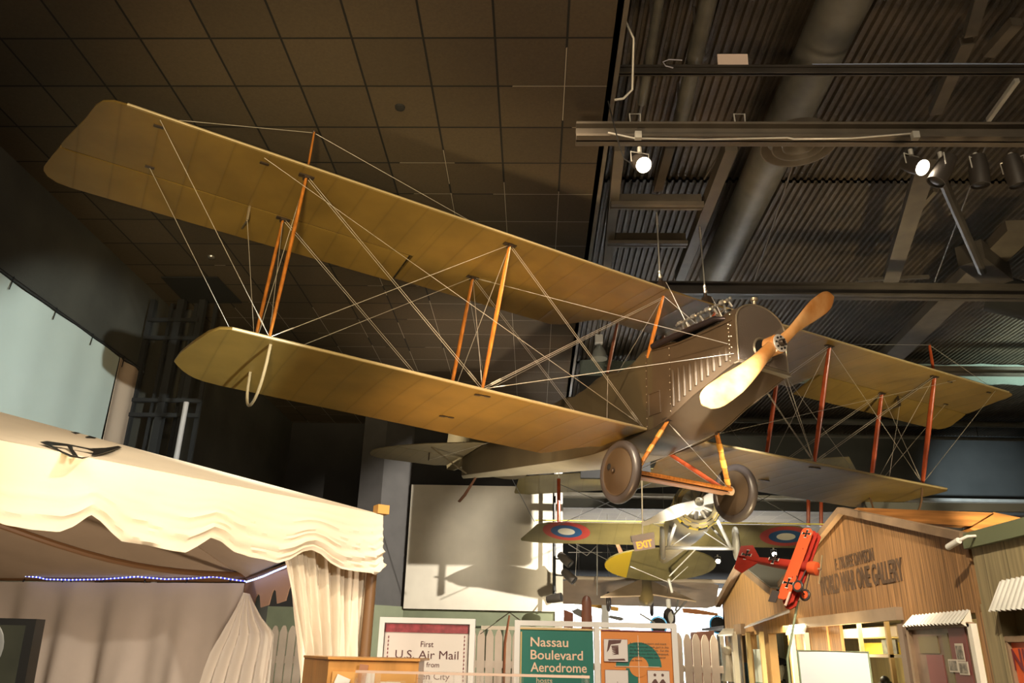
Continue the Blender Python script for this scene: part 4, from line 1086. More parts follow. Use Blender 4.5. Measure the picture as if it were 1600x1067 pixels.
part('cross_lines', MB().box((cc.x, SY-.011, cc.z-.06), (.004, .001, .5)).box((cc.x-.01, SY-.011, cc.z), (2*u, .001, .004)), M_pk, s2)
for (xa, ya, xb, yb_, kind) in ((943, 998, 981, 1034, 'machine'), (945, 1046, 982, 1085, 'sky'), (1011, 1047, 1047, 1085, 'people')):
    a, c = W5(xa, ya), W5(xb, yb_)
    ph = part('photo_print', MB().box(((a.x+c.x)/2, SY-.013, (a.z+c.z)/2), (c.x-a.x, .004, a.z-c.z)), mat('old photo paper', (.78, .70, .64), .5), s2)
    b = MB(); e = .0035
    for q in ((a.x, a.z, c.x, a.z), (a.x, c.z, c.x, c.z), (a.x, a.z, a.x, c.z), (c.x, a.z, c.x, c.z)): b.bar((q[0], SY-.0155, q[1]), (q[2], SY-.0155, q[3]), e, .001)
    part('photo_edge', b, mat('purple edge', (.3, .08, .1), .5), ph)
    b = MB(); w, h = c.x-a.x, a.z-c.z; X = lambda u_, v_: V((a.x+w*u_, SY-.0158, a.z-h*v_))
    if kind == 'machine':
        b.prism([X(.2, .05), X(.75, .03), X(.7, .18), X(.3, .25), X(.2, .5), X(.12, .6)], (0, .001, 0))
        for i in range(6): b.prism([X(.3+.03*i, .3+.07*i), X(.6, .28+.06*i), X(.62, .33+.07*i), X(.33, .36+.07*i)], (0, .001, 0))
        b.prism([X(.15, .9), X(.85, .86), X(.9, .95), X(.2, .97)], (0, .001, 0))
    elif kind == 'people':
        for ux in (.33, .68):
            b.prism([X(ux-.06, .17), X(ux, .12), X(ux+.07, .17), X(ux+.05, .25), X(ux-.04, .25)], (0, .001, 0))
            b.prism([X(ux-.04, .38), X(ux+.04, .36), X(ux+.13, .5), X(ux+.14, .99), X(ux-.16, .99), X(ux-.14, .5)], (0, .001, 0))
    else: b.prism([X(.5, .5), X(.54, .48), X(.55, .53)], (0, .001, 0))
    part('photo_image', b, mat('sepia ink', (.13, .06, .05), .7), ph)
for i, s_ in enumerate(('A record 34 aviators and more', 'than 50 aircraft took part in this', 'Air Meet at Garden City.  For the', 'first time, our Army participated,', 'aircraft for scouting and aerial', 'was flown.')):
    put(s_, 984, 984+(57, 61, 61, 61, 56, 20)[i], 1006+i*5.3, 3.0, s2, mat('dark green ink', (.03, .06, .05), .6), o=.0125)

# ============================================================ CASES
M_oak = mat('honey oak veneer', (.56, .27, .075), .35, var=.15, vscale=3, stretch=(6, 6, 1))
CY = 3.0
a, c, e = atY(470, 1029, CY+.25), atY(514, 1030, CY), atY(655, 1030, CY)
case = thing('wooden_cabinet', 'honey coloured wooden display cabinet in front of the tent curtain', 'cabinet', ((c.x+e.x)/2, CY+.15, 0))
part('body', MB().prism([(c.x, CY, 0), (e.x, CY, 0), (e.x-.02, CY+.3, 0), (a.x, CY+.3, 0)], (0, 0, c.z-.0)), M_oak, case)
part('top_panel', MB().prism([(c.x, CY-.015, c.z), (e.x+.005, CY-.015, c.z), (e.x, CY+.3, c.z), (a.x-.004, CY+.3, c.z)], (0, 0, .008)), M_oak, case)
q0_, q1_ = atY(520, 1049, CY-.01), atY(650, 1060, CY-.01)
part('recess', MB().box(((q0_.x+q1_.x)/2, CY-.006, q0_.z-.2), (q1_.x-q0_.x, .01, .4)), mat('lighter oak', (.62, .33, .10), .4, var=.1), case)
for (x, y, w, h, r_) in ((535, 1060, .05, .03, .35), (565, 1058, .03, .10, .1), (610, 1066, .07, .02, 0), (578, 1062, .03, .07, 0)):
    p = atY(x, y+4, CY-.02); part('case_card', MB().box(p, (w, .004, h), Matrix.Rotation(r_, 3, 'Y')), M_white if x != 565 else mat('reddish panel', (.40, .18, .10), .5), case)
# glass display case in front
gy = 2.75
a, c = atY(556, 1050, gy), atY(921, 1053, gy)
gc = thing('glass_display_case', 'clear acrylic display case with a thin lit top edge across the bottom of the view', 'display case', ((a.x+c.x)/2, gy+.2, 0))
M_glass = mat('clear acrylic', (.95, .90, .86), .03, trans=1., alpha=.18)
w = c.x-a.x
part('glass_front', MB().box(((a.x+c.x)/2, gy, a.z-.25), (w, .006, .5)), M_glass, gc)
part('glass_top', MB().box(((a.x+c.x)/2, gy+.10, a.z), (w, .20, .006)), M_glass, gc)
part('glass_side', MB().box((c.x, gy+.10, a.z-.25), (.006, .20, .49)), M_glass, gc)
part('glass_side', MB().box((a.x, gy+.10, a.z-.25), (.006, .20, .49)), M_glass, gc)
part('polished_edge', MB().box(((a.x+c.x)/2, gy-.002, a.z+.002), (w, .010, .008)), mat('peach glass edge', (.80, .58, .45), .15, alpha=.75), gc)
part('plinth', MB().box(((a.x+c.x)/2, gy+.10, (a.z-.5)/2), (w, .21, a.z-.5)), M_oak, gc)
# ============================================================ GALLERY BUILDINGS
GX = 3.0
M_pl = plank_mat('cedar boards', (.31, .165, .068), 'Y', .115, .3, (3, 60, 1.6), .6, .55, .04)
M_pl2 = plank_mat('yellow cedar boards', (.42, .235, .085), 'Y', .16, .3, (3, 30, 1.3), .35, .55, .035)
M_trimw = mat('weathered trim wood', (.27, .18, .11), .6, var=.2, vscale=4)
M_gpl = plank_mat('grey green boards', (.30, .24, .13), 'Y', .26, .4, (3, 30, 1.3), .3, .6, .03)
M_post = mat('off white post', (.72, .66, .55), .55)
M_orw = mat('orange glulam wood', (.40, .17, .045), .5, var=.3, vscale=2, stretch=(1, 1, 12))
def fX(x, y, o=0.): return atX(x, y, GX-o)
def wallpoly(pts, x0=GX, d=.10): return MB().prism([(x0, y, z) for y, z in pts], (d, 0, 0))
yR, zE, yP, zP, yL = 5.64, 2.40, 7.72, 2.91, 9.86
big = thing('gabled_facade', 'large cedar boarded gable front reading World War One Gallery', 'building front', (GX, yP, 0))
b = wallpoly([(yR, 1.90), (yR, zE), (yP, zP), (yL, zE), (yL, 1.90)])
for a, c in ((5.62, 5.70), (6.72, 6.86), (8.62, 9.86)): b.add(wallpoly([(a, 0), (a, 1.90), (c, 1.90), (c, 0)]).v, wallpoly([(a, 0), (a, 1.90), (c, 1.90), (c, 0)]).f)
b.add(wallpoly([(5.70, 0), (5.70, .5), (9.86, .5), (9.86, 0)]).v, wallpoly([(5.70, 0), (5.70, .5), (9.86, .5), (9.86, 0)]).f)
part('board_wall', b, M_pl, big)
for y0, z0, y1, z1 in ((yR-.05, zE-.01, yP, zP+.01), (yL+.05, zE-.01, yP, zP+.01)):
    part('barge_board', MB().bar((GX-.04, y0, z0), (GX-.04, y1, z1), .06, .06, up=(0, 0, 1)), M_trimw, big)
part('lintel', MB().box((GX-.03, (6.80+9.3)/2, 1.94), (.06, 9.3-6.80, .10)), mat('grey lintel wood', (.30, .22, .15), .6, var=.15), big)
part('jamb', MB().box((GX-.02, 6.80, .93), (.05, .09, 1.86)), mat('brown grey jamb', (.20, .14, .10), .6), big)
# lettering, raised dark characters seen at a grazing angle
MT = lambda y, z, o=.0: Matrix(((0, 0, -1, GX-o), (-1, 0, 0, y), (0, 1, 0, z), (0, 0, 0, 1)))
M_let = mat('weathered brown lettering', (.10, .06, .035), .6)
p0, p1 = fX(1284, 930), fX(1413, 900)
part('lettering', text_mb('WORLD WAR ONE GALLERY', MT(p0.y, p0.z), width=p0.y-p1.y, height=.175, extrude=.010, bold=.015), M_let, big)
p0, p1 = fX(1307, 891), fX(1367, 877)
part('lettering', text_mb('F. TRUBEE DAVISON', MT(p0.y, p0.z), width=p0.y-p1.y, height=.11, extrude=.008, bold=.01), M_let, big)
small = thing('gabled_facade', 'smaller cedar boarded gable front farther back beside the picket fence', 'building front', (GX, 11.7, 0))
b = wallpoly([(9.88, 1.86), (9.88, 2.28), (10.25, 2.34), (11.7, 2.78), (13.2, 2.36), (13.2, 1.86)])
for a, c in ((9.88, 9.95), (10.75, 10.95), (11.7, 11.85), (12.5, 13.2)): w_ = wallpoly([(a, 0), (a, 1.86), (c, 1.86), (c, 0)]); b.add(w_.v, w_.f)
part('board_wall', b, M_pl2, small)
part('side_wall', MB().box((GX+.15, 13.16, 1.18), (.3, .08, 2.36)), M_pl2, small)
for y0, z0, y1, z1 in ((10.18, 2.33, 11.7, 2.80), (13.3, 2.34, 11.7, 2.80)):
    part('barge_board', MB().bar((GX-.05, y0, z0), (GX-.05, y1, z1), .08, .09), M_trimw, small)
    part('roof_slab', MB().prism([(GX-.08, y0, z0+.03), (GX-.08, y1, z1+.03), (GX+(1.4 if y0 < 11 else .1), y1, z1+.03), (GX+(1.4 if y0 < 11 else .1), y0, z0+.03)], (0, 0, .03)), mat('grey roofing', (.22, .22, .20), .5), small)
# inside of the shop fronts
struct('wall_gallery_inner', slab(4.6, 4.7, 5.0, 15.5, 0, 2.3), plank_mat('yellow pine lining', (.42, .32, .13), 'Y', .3, .5, (2, 10, 1), .2, .6, .03))
struct('wall_gallery_end', slab(3.85, 4.7, 15.5, 15.6, 0, 2.3), plank_mat('grey pine boards', (.34, .33, .24), 'X', .12, .5, (20, 2, 1), .2, .6, .04))
struct('ceiling_gallery', slab(3.11, 4.6, 5.0, 15.5, 2.0, 2.04), M_beamd)
shelf = thing('display_shelf', 'pale shelf unit with model parts behind the large gallery window', 'shelf', (3.8, 9.4, 0))
for z in (1.255, 1.62): part('shelf_board', MB().box((3.9, 9.4, z), (.6, 1.6, .03)), M_post, shelf)
for y in (8.62, 9.35, 10.15): part('shelf_post', MB().box((3.62, y, 1.0), (.04, .04, 1.9)), mat('tan post', (.50, .36, .16), .6), shelf)
single('model_wing', MB().box((3.85, 9.4, 1.86), (.25, 1.5, .10)), mat('pale wing fabric', (.62, .50, .34), .6), 'pale model wing laid across the back of the gallery window', 'model')
single('yellow_cloth', MB().box((4.02, 9.6, 1.70), (.2, .9, .12)), mat('mustard yellow', (.62, .48, .06), .6), 'mustard yellow panel inside the gallery window', 'panel')
single('framed_picture', MB().box((3.76, 8.95, 1.71), (.02, .35, .14)), mat('dark photo', (.12, .12, .09), .5, var=.6, vscale=14), 'small dark picture on the shelf inside the gallery window', 'picture')
c = atY(1382, 1058, 9.0); c.z = 1.38
b = MB(); b.ball(c, .05, 12).ball(c+V((.04, 0, -.05)), .05, 12).ball(c+V((-.05, 0, -.06)), .045, 12)
single('black_figurine', b, M_black, 'lumpy black object standing low behind the gallery window glass', 'ornament')
# recessed wooden panel at the left of the big window
struct('trim_40', slab(GX+.02, GX+.05, 8.30, 8.62, .5, 1.9), M_pl)
# sign case with corrugated awning
def awning(name, label, quad, n, par=None, mm=None):
    """quad: top-left, top-right, bottom-right, bottom-left"""
    tl, tr, br, bl = [V(q) for q in quad]; nrm = (tr-tl).cross(bl-tl).normalized()
    rows = []
    for i in (0, 1):
        a, c = (tl, tr) if i == 0 else (bl, br)
        rows.append([a.lerp(c, j/(n*8))+nrm*.010*math.sin(2*PI*j/8) for j in range(n*8+1)])
    b = MB().grid(rows, True, nrm*.003)
    return part(name, b, mm or M_galv, par, label=label) if par else single(name, b, mm or M_galv, label, 'awning')
sc_ = thing('notice_case', 'tall notice case with pinned photographs under a corrugated metal awning', 'display case', (GX-.1, 6.2, 0))
OX = .02
tl, tr = atX(1424, 962, GX-.01), atX(1514, 953, GX-.01); bl, br = atX(1410, 978, GX-.085), atX(1498, 974, GX-.085)
awning('awning', None, (tl, tr, br, bl), 16, sc_)
g0, g1 = fX(1424, 980, OX), fX(1516, 972, OX)
yA_, yB_ = g1.y, g0.y; zt_ = 1.83
part('back_panel', MB().box((GX-OX/2, (yA_+yB_)/2, zt_/2+.3), (OX, yB_-yA_, zt_-.6)), mat('notice board print', (.20, .13, .09), .5, var=.2, vscale=8), sc_)
M_pur = mat('faded maroon print', (.20, .055, .05), .5); M_olv = mat('faded olive print', (.17, .13, .06), .5)
X_ = GX-OX-.004
yw = yB_-yA_
part('print_panel', MB().box((X_, yA_+.42*yw, 1.50), (.006, .10*yw, .55)), M_olv, sc_); part('print_panel', MB().box((X_, yA_+.65*yw, 1.42), (.006, .28*yw, .42)), M_pur, sc_)
part('print_panel', MB().box((X_, yA_+.72*yw, 1.70), (.006, .34*yw, .12)), M_olv, sc_); part('print_panel', MB().box((X_, yA_+.22*yw, 1.60), (.006, .26*yw, .5)), M_pur, sc_)
for (x, y, w, h) in ((1500, 1019, .11, .115), (1490, 1040, .13, .085), (1506, 1044, .13, .085)):
    p = atX(x, y, GX-OX-.012); ph = part('pinned_photo', MB().box(p, (.004, w, h)), mat('photo border', (.62, .55, .46), .6), sc_)
    part('photo_image', MB().box(p+V((-.003, 0, 0)), (.003, w*.8, h*.75)), mat('grey photo image', (.25, .22, .18), .6, var=.5, vscale=30), ph)
part('white_post', MB().box((GX-OX-.01, yA_-.03, .92), (.04, .055, 1.82)), mat('bright white post', (.85, .80, .70), .5), sc_)
part('post', MB().box((GX-OX-.01, yB_+.02, .92), (.04, .04, 1.82)), M_trimw, sc_)
part('head_rail', MB().box((GX-OX-.01, (yA_+yB_)/2, 1.825), (.04, yB_-yA_+.06, .03)), M_trimw, sc_)
part('awning_cheek', MB().prism([br+V((.01, -.005, .0)), tr+V((0, -.005, 0)), V((GX-.01, tr.y-.005, br.z-.02)), V((br.x+.03, tr.y-.005, br.z-.02))], (0, -.01, 0)), M_post, sc_)
# right hand: green fascia, grey green wall, second awning, red poster
rw_ = thing('boarded_wall', 'grey-green boarded wall with a sage green fascia at the right edge', 'building front', (GX, 5.0, 0))
b = wallpoly([(4.2, 1.95), (4.2, 2.36), (5.60, 2.36), (5.60, 1.95)]); b.add(wallpoly([(5.42, 0), (5.42, 1.95), (5.62, 1.95), (5.62, 0)]).v, wallpoly([(0, 0), (0, 1), (1, 1), (1, 0)]).f)
part('board_wall', b, M_gpl, rw_)
part('fascia', MB().box((GX-.02, 4.9, 2.36), (.05, 1.42, .10)), mat('sage fascia paint', (.15, .17, .095), .6), rw_)
part('recess_wall', MB().box((GX+.15, 4.7, 1), (.1, 1.5, 2)), M_olv, rw_)
tl, tr = atX(1562, 908, GX-.01), atX(1660, 888, GX-.01); bl, br = atX(1544, 955, GX-.10), atX(1646, 948, GX-.10)
awning('corrugated_awning', 'corrugated grey metal awning at the far right edge of view', (tl, tr, br, bl), 12)
q = fX(1578, 1004, -.04)
po = thing('red_poster', 'red-orange poster in a tan frame at the lower right edge', 'poster', (GX, q.y-.3, 0))
part('sheet', MB().box((GX+.04, q.y-.33, q.z-.40), (.02, .6, .8)), mat('red orange print', (.72, .12, .035), .5), po)
part('frame', MB().box((GX+.03, q.y-.33, q.z+.02), (.05, .68, .035)).box((GX+.03, q.y-.015, q.z-.4), (.05, .03, .82)), M_trimw, po)
p = fX(1586, 1046, -.025)
part('lettering', text_mb('NI', MT(p.y, p.z, -.025), width=.14, height=.12, extrude=.003, bold=.03), mat('dark red ink', (.2, .03, .04), .6), po)
# left display cases at the small gable
aw = thing('slanted_window_case', 'glazed window case under a slanting board awning below the small gable', 'display case', (GX-.15, 10.2, 0))
tl, tr = fX(1238, 953, .02), fX(1233, 957, .30)
bl, br = fX(1168, 979, .02), fX(1161, 981, .30)
part('slanted_awning', MB().prism([atX(1232, 955, GX-.02), atX(1234, 957, GX-.22), atX(1163, 982, GX-.22), atX(1174, 976, GX-.02)], (0, 0, .02)), mat('grey metal sheet', (.42, .38, .34), .4), aw)
for x in (1169, 1190): 
    p = fX(x, 1000, .1); part('post', MB().box((GX-.1, p.y, .94), (.05, .06, 1.88)), mat('tan post', (.50, .36, .16), .6), aw)
pa, pb = fX(1174, 1000, .02), fX(1188, 1000, .02)
part('landscape_print', MB().box((GX-.0, (pa.y+pb.y)/2, 1.30), (.02, pa.y-pb.y, .75)), mat('pale sky print', (.62, .66, .60), .5), aw)
part('landscape_print', MB().box((GX-.012, (pa.y+pb.y)/2, 1.12), (.01, pa.y-pb.y, .30)), mat('green field print', (.18, .24, .15), .5, var=.4, vscale=12), aw)
pa, pb = fX(1160, 1000, .02), fX(1168, 1000, .02)
struct('trim_41', slab(GX-.03, GX, pb.y, pa.y, 0, 1.5), mat('dark teal panel', (.05, .13, .16), .5))
cs = thing('entrance_case', 'narrow white-posted display case with a yellow base next to the picket fence', 'display case', (GX-.2, 12.6, 0))
p1_ = fX(1147, 1000, .2); p0_ = fX(1128, 1000, .2)
part('white_post', MB().box((GX-.2, p1_.y, .95), (.07, .10, 1.9)), M_post, cs); part('white_post', MB().box((GX-.2, p0_.y, .95), (.05, .06, 1.9)), M_post, cs)
part('back_panel', MB().box((GX-.1, (p0_.y+p1_.y)/2, 1.0), (.02, p0_.y-p1_.y, 1.8)), mat('brownish display back', (.30, .22, .14), .6), cs)
part('yellow_base', MB().box((GX-.17, (p0_.y+p1_.y)/2, .6), (.1, p0_.y-p1_.y, 1.1)), mat('yellow base', (.66, .42, .05), .5), cs)
part('case_awning', MB().prism([atX(1122, 994, GX-.45), atX(1145, 993, GX-.35), atX(1147, 984, GX-.05), atX(1130, 984, GX-.05)], (0, 0, .02)), M_galv, cs)
part('head_board', MB().box((GX-.15, p1_.y-.15, 1.93), (.06, .4, .13)), M_trimw, cs)
p = fX(1138, 1035, .16)
part('white_statuette', MB().ball(p+V((0, 0, .16)), .07, 10).tube([p+V((0, 0, -.25)), p+V((0, 0, .1))], .07, 8, rs=[.12, .05]), M_post, cs)
struct('trim_42', MB().box((GX-.02, fX(1152, 1000, .02).y, .9), (.05, .25, 1.8)), mat('orange door board', (.55, .27, .06), .5))
aw2 = thing('window_hood', 'small pale metal hood over the window beside the triplane pole', 'awning', (GX-.1, 9.4, 0))
part('hood_sheet', MB().prism([atX(1234, 977, GX-.01), atX(1262, 976, GX-.01), atX(1258, 990, GX-.22), atX(1228, 992, GX-.22)], (0, 0, .015)), mat('pale metal sheet', (.60, .58, .54), .35, metal=.3), aw2)
for x in (1238, 1260): p = fX(x, 1000, .03); part('post', MB().box((GX-.03, p.y, .92), (.05, .05, 1.84)), M_post, aw2)
# two mannequins in the display window
M_man = mat('white mannequin', (.66, .66, .62), .5); M_uni = mat('dark uniform cloth', (.035, .035, .045), .85); M_uni2 = mat('olive uniform cloth', (.08, .08, .06), .85)
def mannequin(c, cloth, label, sc=1., turn=0.):
    zh = c.z; t = thing('mannequin', label, 'mannequin', (c.x, c.y, 0))
    Mx = Matrix.Translation(c) @ Matrix.Rotation(turn, 4, 'Z')
    b = MB()
    prof = [(0, .125), (.045, .118), (.075, .09), (.09, .045), (.092, 0), (.085, -.045), (.07, -.085), (.052, -.12), (.05, -.16), (.055, -.2)]
    b.lathe([(r, z) for r, z in prof], Mx @ Matrix.Diagonal((.88*sc, 1.08*sc, 1.0*sc, 1)), 20)
    b.add([Mx @ V(q) for q in ((-.012, -.09, .02), (.012, -.09, .02), (.014, -.085, -.02), (-.014, -.085, -.02), (0, -.125, -.012))], [(0, 1, 4), (1, 2, 4), (2, 3, 4), (3, 0, 4)])
    b.ball(Mx @ V((-.083, 0, -.01)), .022, 8, (.4, 1, 1.3)); b.ball(Mx @ V((.083, 0, -.01)), .022, 8, (.4, 1, 1.3))
    part('head', b, M_man, t)
    rows = []
    for z, rx, ry in ((-.15, .06, .06), (-.19, .12, .09), (-.23, .19, .11), (-.30, .215, .125), (-.45, .20, .13), (-.65, .17, .12), (-.85, .19, .13), (-1.0, .20, .13)):
        rows.append([Mx @ V((rx*math.cos(2*PI*k/24), ry*math.sin(2*PI*k/24), z)) for k in range(24)])
    b = MB().grid(rows, True, closed=True); b.add(rows[-1], [tuple(range(24))])
    for s in (1, -1): b.tube([Mx @ V((.19*s, 0, -.26)), Mx @ V((.25*s, -.01, -.5)), Mx @ V((.23*s, -.10, -.75))], .05, 10, rs=[.065, .052, .04])
    part('tunic', b, cloth, t)
    b = MB()
    for s in (1, -1): b.tube([Mx @ V((.09*s, 0, -.95)), Mx @ V((.10*s, 0, -1.3)), Mx @ V((.10*s, 0, .03-zh))], .08, 10, rs=[.10, .075, .055])
    part('trousers', b, cloth, t)
    rows = []
    for k in range(25):
        a = 2*PI*k/24; x, y = .15*math.cos(a), .11*math.sin(a)
        rows.append([Mx @ V((x*1.25, y*1.0, .05+.035*abs(math.cos(a))**2)), Mx @ V((x*.8, y*.95, .10+.05*abs(math.cos(a)))), Mx @ V((x*.35, y*.5, .165)), Mx @ V((0, 0, .175))])
    part('cap', MB().grid(rows, True), mat('dark cap', (.02, .02, .03), .8), t)
    return t
mannequin(atY(1202, 1034, 13.6), M_uni, 'taller mannequin with white head and dark two-cornered cap in the display window', turn=-.9)
mannequin(atY(1216, 1046, 12.8), M_uni2, 'shorter mannequin in front, white head and flat dark cap, in the display window', turn=-.9)
# security camera
p = fX(1496, 845, .15)
sec = thing('security_camera', 'small white security camera under the eave of the large gable', 'camera', p)
part('camera_body', MB().tube([p+V((-.02, .10, -.03)), p+V((.0, -.02, .0))], .021, 12), M_white, sec)
part('bracket', MB().tube([p+V((0, -.01, .0)), p+V((.05, -.04, .025)), p+V((.13, -.04, .03))], .010, 8), M_white, sec)
# glulam truss behind the gable
tw = thing('wooden_roof_frame', 'orange-brown laminated timber frame rising behind the large gable', 'timber frame', (4.6, 8, 0))
def TW(x, y, Y=8.6): return atY(x, y, Y)
part('beam', MB().prism([TW(1340, 793), TW(1552, 801), TW(1522, 822), TW(1345, 812)], (0, .16, 0)), M_orw, tw)
part('beam', MB().prism([TW(1552, 800), TW(1640, 818), TW(1640, 842), TW(1556, 820)], (0, .16, 0)), M_orw, tw)
part('beam', MB().prism([TW(1553, 803, 8.58), TW(1556, 821, 8.58), TW(1538, 834, 8.58), TW(1515, 826, 8.58)], (0, .16, 0)), M_orw, tw)
part('post', MB().box((5.6, 8.75, 1.4), (.16, .16, 2.8)), M_orw, tw)
struct('trim_43', MB().prism([TW(1350, 784, 12), TW(1700, 788, 12), TW(1700, 800, 12), TW(1350, 797, 12)], (0, .1, 0)), M_blue)

# ============================================================ RED TRIPLANE MODEL ON A POLE
M_red = mat('glossy red paint', (.42, .028, .015), .5, coat=0, var=.15, vscale=6); M_redo = mat('orange red paint', (.80, .12, .035), .45, coat=.1); M_bg = mat('dark grey flap', (.07, .055, .05), .6)
to, tn_ = atY(1165, 878, 6.25), atY(1268, 893, 5.85)
Fv = (tn_-to).normalized(); sv = (atY(1262, 818, 6.1)-atY(1236, 938, 5.9)).normalized()
Uv = sv.cross(Fv).normalized(); sv = Fv.cross(Uv).normalized()
cR = atY(1243, 884, 5.95)
MR = Matrix(((sv.x, Fv.x, Uv.x, cR.x), (sv.y, Fv.y, Uv.y, cR.y), (sv.z, Fv.z, Uv.z, cR.z), (0, 0, 0, 1)))
tri = thing('triplane_model', 'red model triplane with black crosses, banked steeply on a thin pole', 'model airplane', mw=MR)
def L_(mb, name, m_, par=tri, **k): return part(name, mb, m_, par, True, **k)
fr = [(.13, .042), (.10, .043), (.0, .04), (-.15, .036), (-.30, .026), (-.42, .014)]
b = MB(); rows = []
for F, r in fr: rows.append([V((r*.85*math.copysign(abs(math.cos(a))**.6, math.cos(a)), F, r*math.copysign(abs(math.sin(a))**.6, math.sin(a)))) for a in [2*PI*k/16 for k in range(16)]])
b.grid(rows, True, closed=True); fz_ = L_(b, 'fuselage', M_red)
L_(MB().lathe([(.046, .0), (.05, .03), (.048, .06), (.03, .068), (0, .068)], zalong(V((0, .11, 0)), (0, 1, 0)), 20), 'cowling', M_redo)
def cross(c, s, par, n_=1, ax=(1, 0, 0), ay=(0, 1, 0), up=(0, 0, -1)):
    ax, ay, up = V(ax), V(ay), V(up); c = V(c)
    for k, mm, o in ((1.18, M_white, .001), (1.0, M_black, .002)):
        b = MB()
        for d1, d2 in ((ax, ay), (ay, ax), (-ax, ay), (-ay, ax)):
            e = .0 if k == 1 else .0
            b.prism([c+up*o+d2*.10*s*k, c+up*o-d2*.10*s*k, c+up*o+d1*s*k-d2*.30*s*k, c+up*o+d1*s*k+d2*.30*s*k], up*.0008)
        part('cross_marking', b, mm, par, True)
wg = []
for U, half, ch, F0, mm in ((-.045, .30, .092, .070, M_redo), (.0, .31, .08, .08, M_red), (.040, .32, .085, .085, M_red)):
    le = lerp_pts([(0, F0), (half-.03, F0), (half, F0-.03)]); te = lerp_pts([(0, F0-ch), (half-.02, F0-ch), (half, F0-ch+.015)])
    W_ = Wing(le, te, F0, U, ch, .012, 0); W_.lo = lambda a, F, U=U: U
    b = MB()
    for sg in (1, -1): W_.mesh(b, [0.0001, .1, .2, half-.03, half-.015, half], sign=sg, nc=8)
    wg.append(L_(b, 'wing', mm))
cross((-.17, .024, -.0455), .036, wg[0]); cross((.25, .024, -.0455), .030, wg[0])
L_(MB().box((-.29, -.045, -.044), (.09, .06, .006)), 'aileron', M_bg, label='dark grey aileron'); L_(MB().box((-.29, .062, -.042), (.11, .014, .010)), 'wingtip_edge', mat('pinkish edge', (.75, .5, .4), .5))
for s in (.12, -.12, .22, -.22): L_(MB().bar((s, .04, -.05), (s, .06, .045), .01, .004), 'wing_strut', M_red)
b = MB().prism([(-.02, -.30, -.01), (.02, -.30, -.01), (.12, -.40, -.01), (.10, -.50, -.01), (-.10, -.48, -.01), (-.13, -.40, -.01)], (0, 0, .006)); L_(b, 'stabilizer', M_red)
b = MB().prism([(0, -.36, 0), (0, -.40, .07), (0, -.45, .085), (0, -.48, .04), (0, -.47, -.03), (0, -.42, -.03)], (.006, 0, 0)); rd = L_(b, 'rudder', M_red)
cross((.03, -.42, -.0105), .038, fz_, ax=(1, 0, 0), ay=(0, 1, 0)); cross((-.0, -.15, -.0525), .036, fz_)
L_(MB().tube([(-.19, .115, -.06), (-.19, .115, .05)], .005, 6), 'wheel_axle', M_bg)
for s in (-.06, .05):
    Mw = zalong(V((-.19, .115, s)), (.3, .1, 1)); wl = L_(MB().lathe([(.034+.009*math.cos(a), .009*math.sin(a)) for a in [2*PI*i/10 for i in range(11)]], Mw, 20), 'wheel', M_rub)
    part('wheel_disc', MB().lathe([(.033, .004), (0, .010), (0, -.010), (.033, -.004)], Mw, 20), M_redo, wl, True)
    L_(MB().tube([(-.19, .115, s), (-.04, .11, s*.5)], .004, 5).tube([(-.19, .115, s), (-.04, .03, s*.5)], .004, 5), 'gear_strut', M_bg)
pr = L_(MB().lathe([(.010, .06), (.010, .085), (0, .09)], zalong(V((0, .115, 0)), (0, 1, 0)), 12), 'propeller', M_brass)
part('blade', MB().box((.0, .195, 0), (.20, .003, .016), Matrix.Rotation(.4, 3, 'Y')), mat('pale prop wood', (.55, .42, .25), .4), pr, True)
pb_, pt_ = atY(1252, 1030, 5.6), atY(1247, 938, 5.93)
single('model_pole', MB().tube([(pb_.x, 5.9, 0), pb_+V((0, .3, 0)), pt_], .009, 8), mat('green grey rod', (.30, .36, .22), .4), 'thin greenish pole holding up the red triplane model', 'pole')
# bright white board
wb0, wb1 = atY(1245, 1016, 5.0), atY(1355, 1018, 5.0)
wbd = thing('white_board', 'plain white board with a thin green edge in front of the gallery window', 'board', ((wb0.x+wb1.x)/2, 5, 0))
part('panel', MB().box(((wb0.x+wb1.x)/2, 5, wb0.z-.3), (wb1.x-wb0.x, .02, .6), Matrix.Rotation(0, 3, 'Y')), mat('bright white sheet', (.92, .92, .88), .5), wbd)
part('edge', MB().tube([(wb0.x, 4.988, wb0.z-.6), (wb0.x, 4.988, wb0.z), (wb1.x, 4.988, wb0.z), (wb1.x, 4.988, wb0.z-.6)], .006, 6), mat('green edge', (.30, .36, .22), .5), wbd)
part('stand', MB().box(((wb0.x+wb1.x)/2, 5.03, .6), (.05, .04, 1.2)).box(((wb0.x+wb1.x)/2, 5.03, .02), (.4, .4, .04)), M_beamd, wbd)
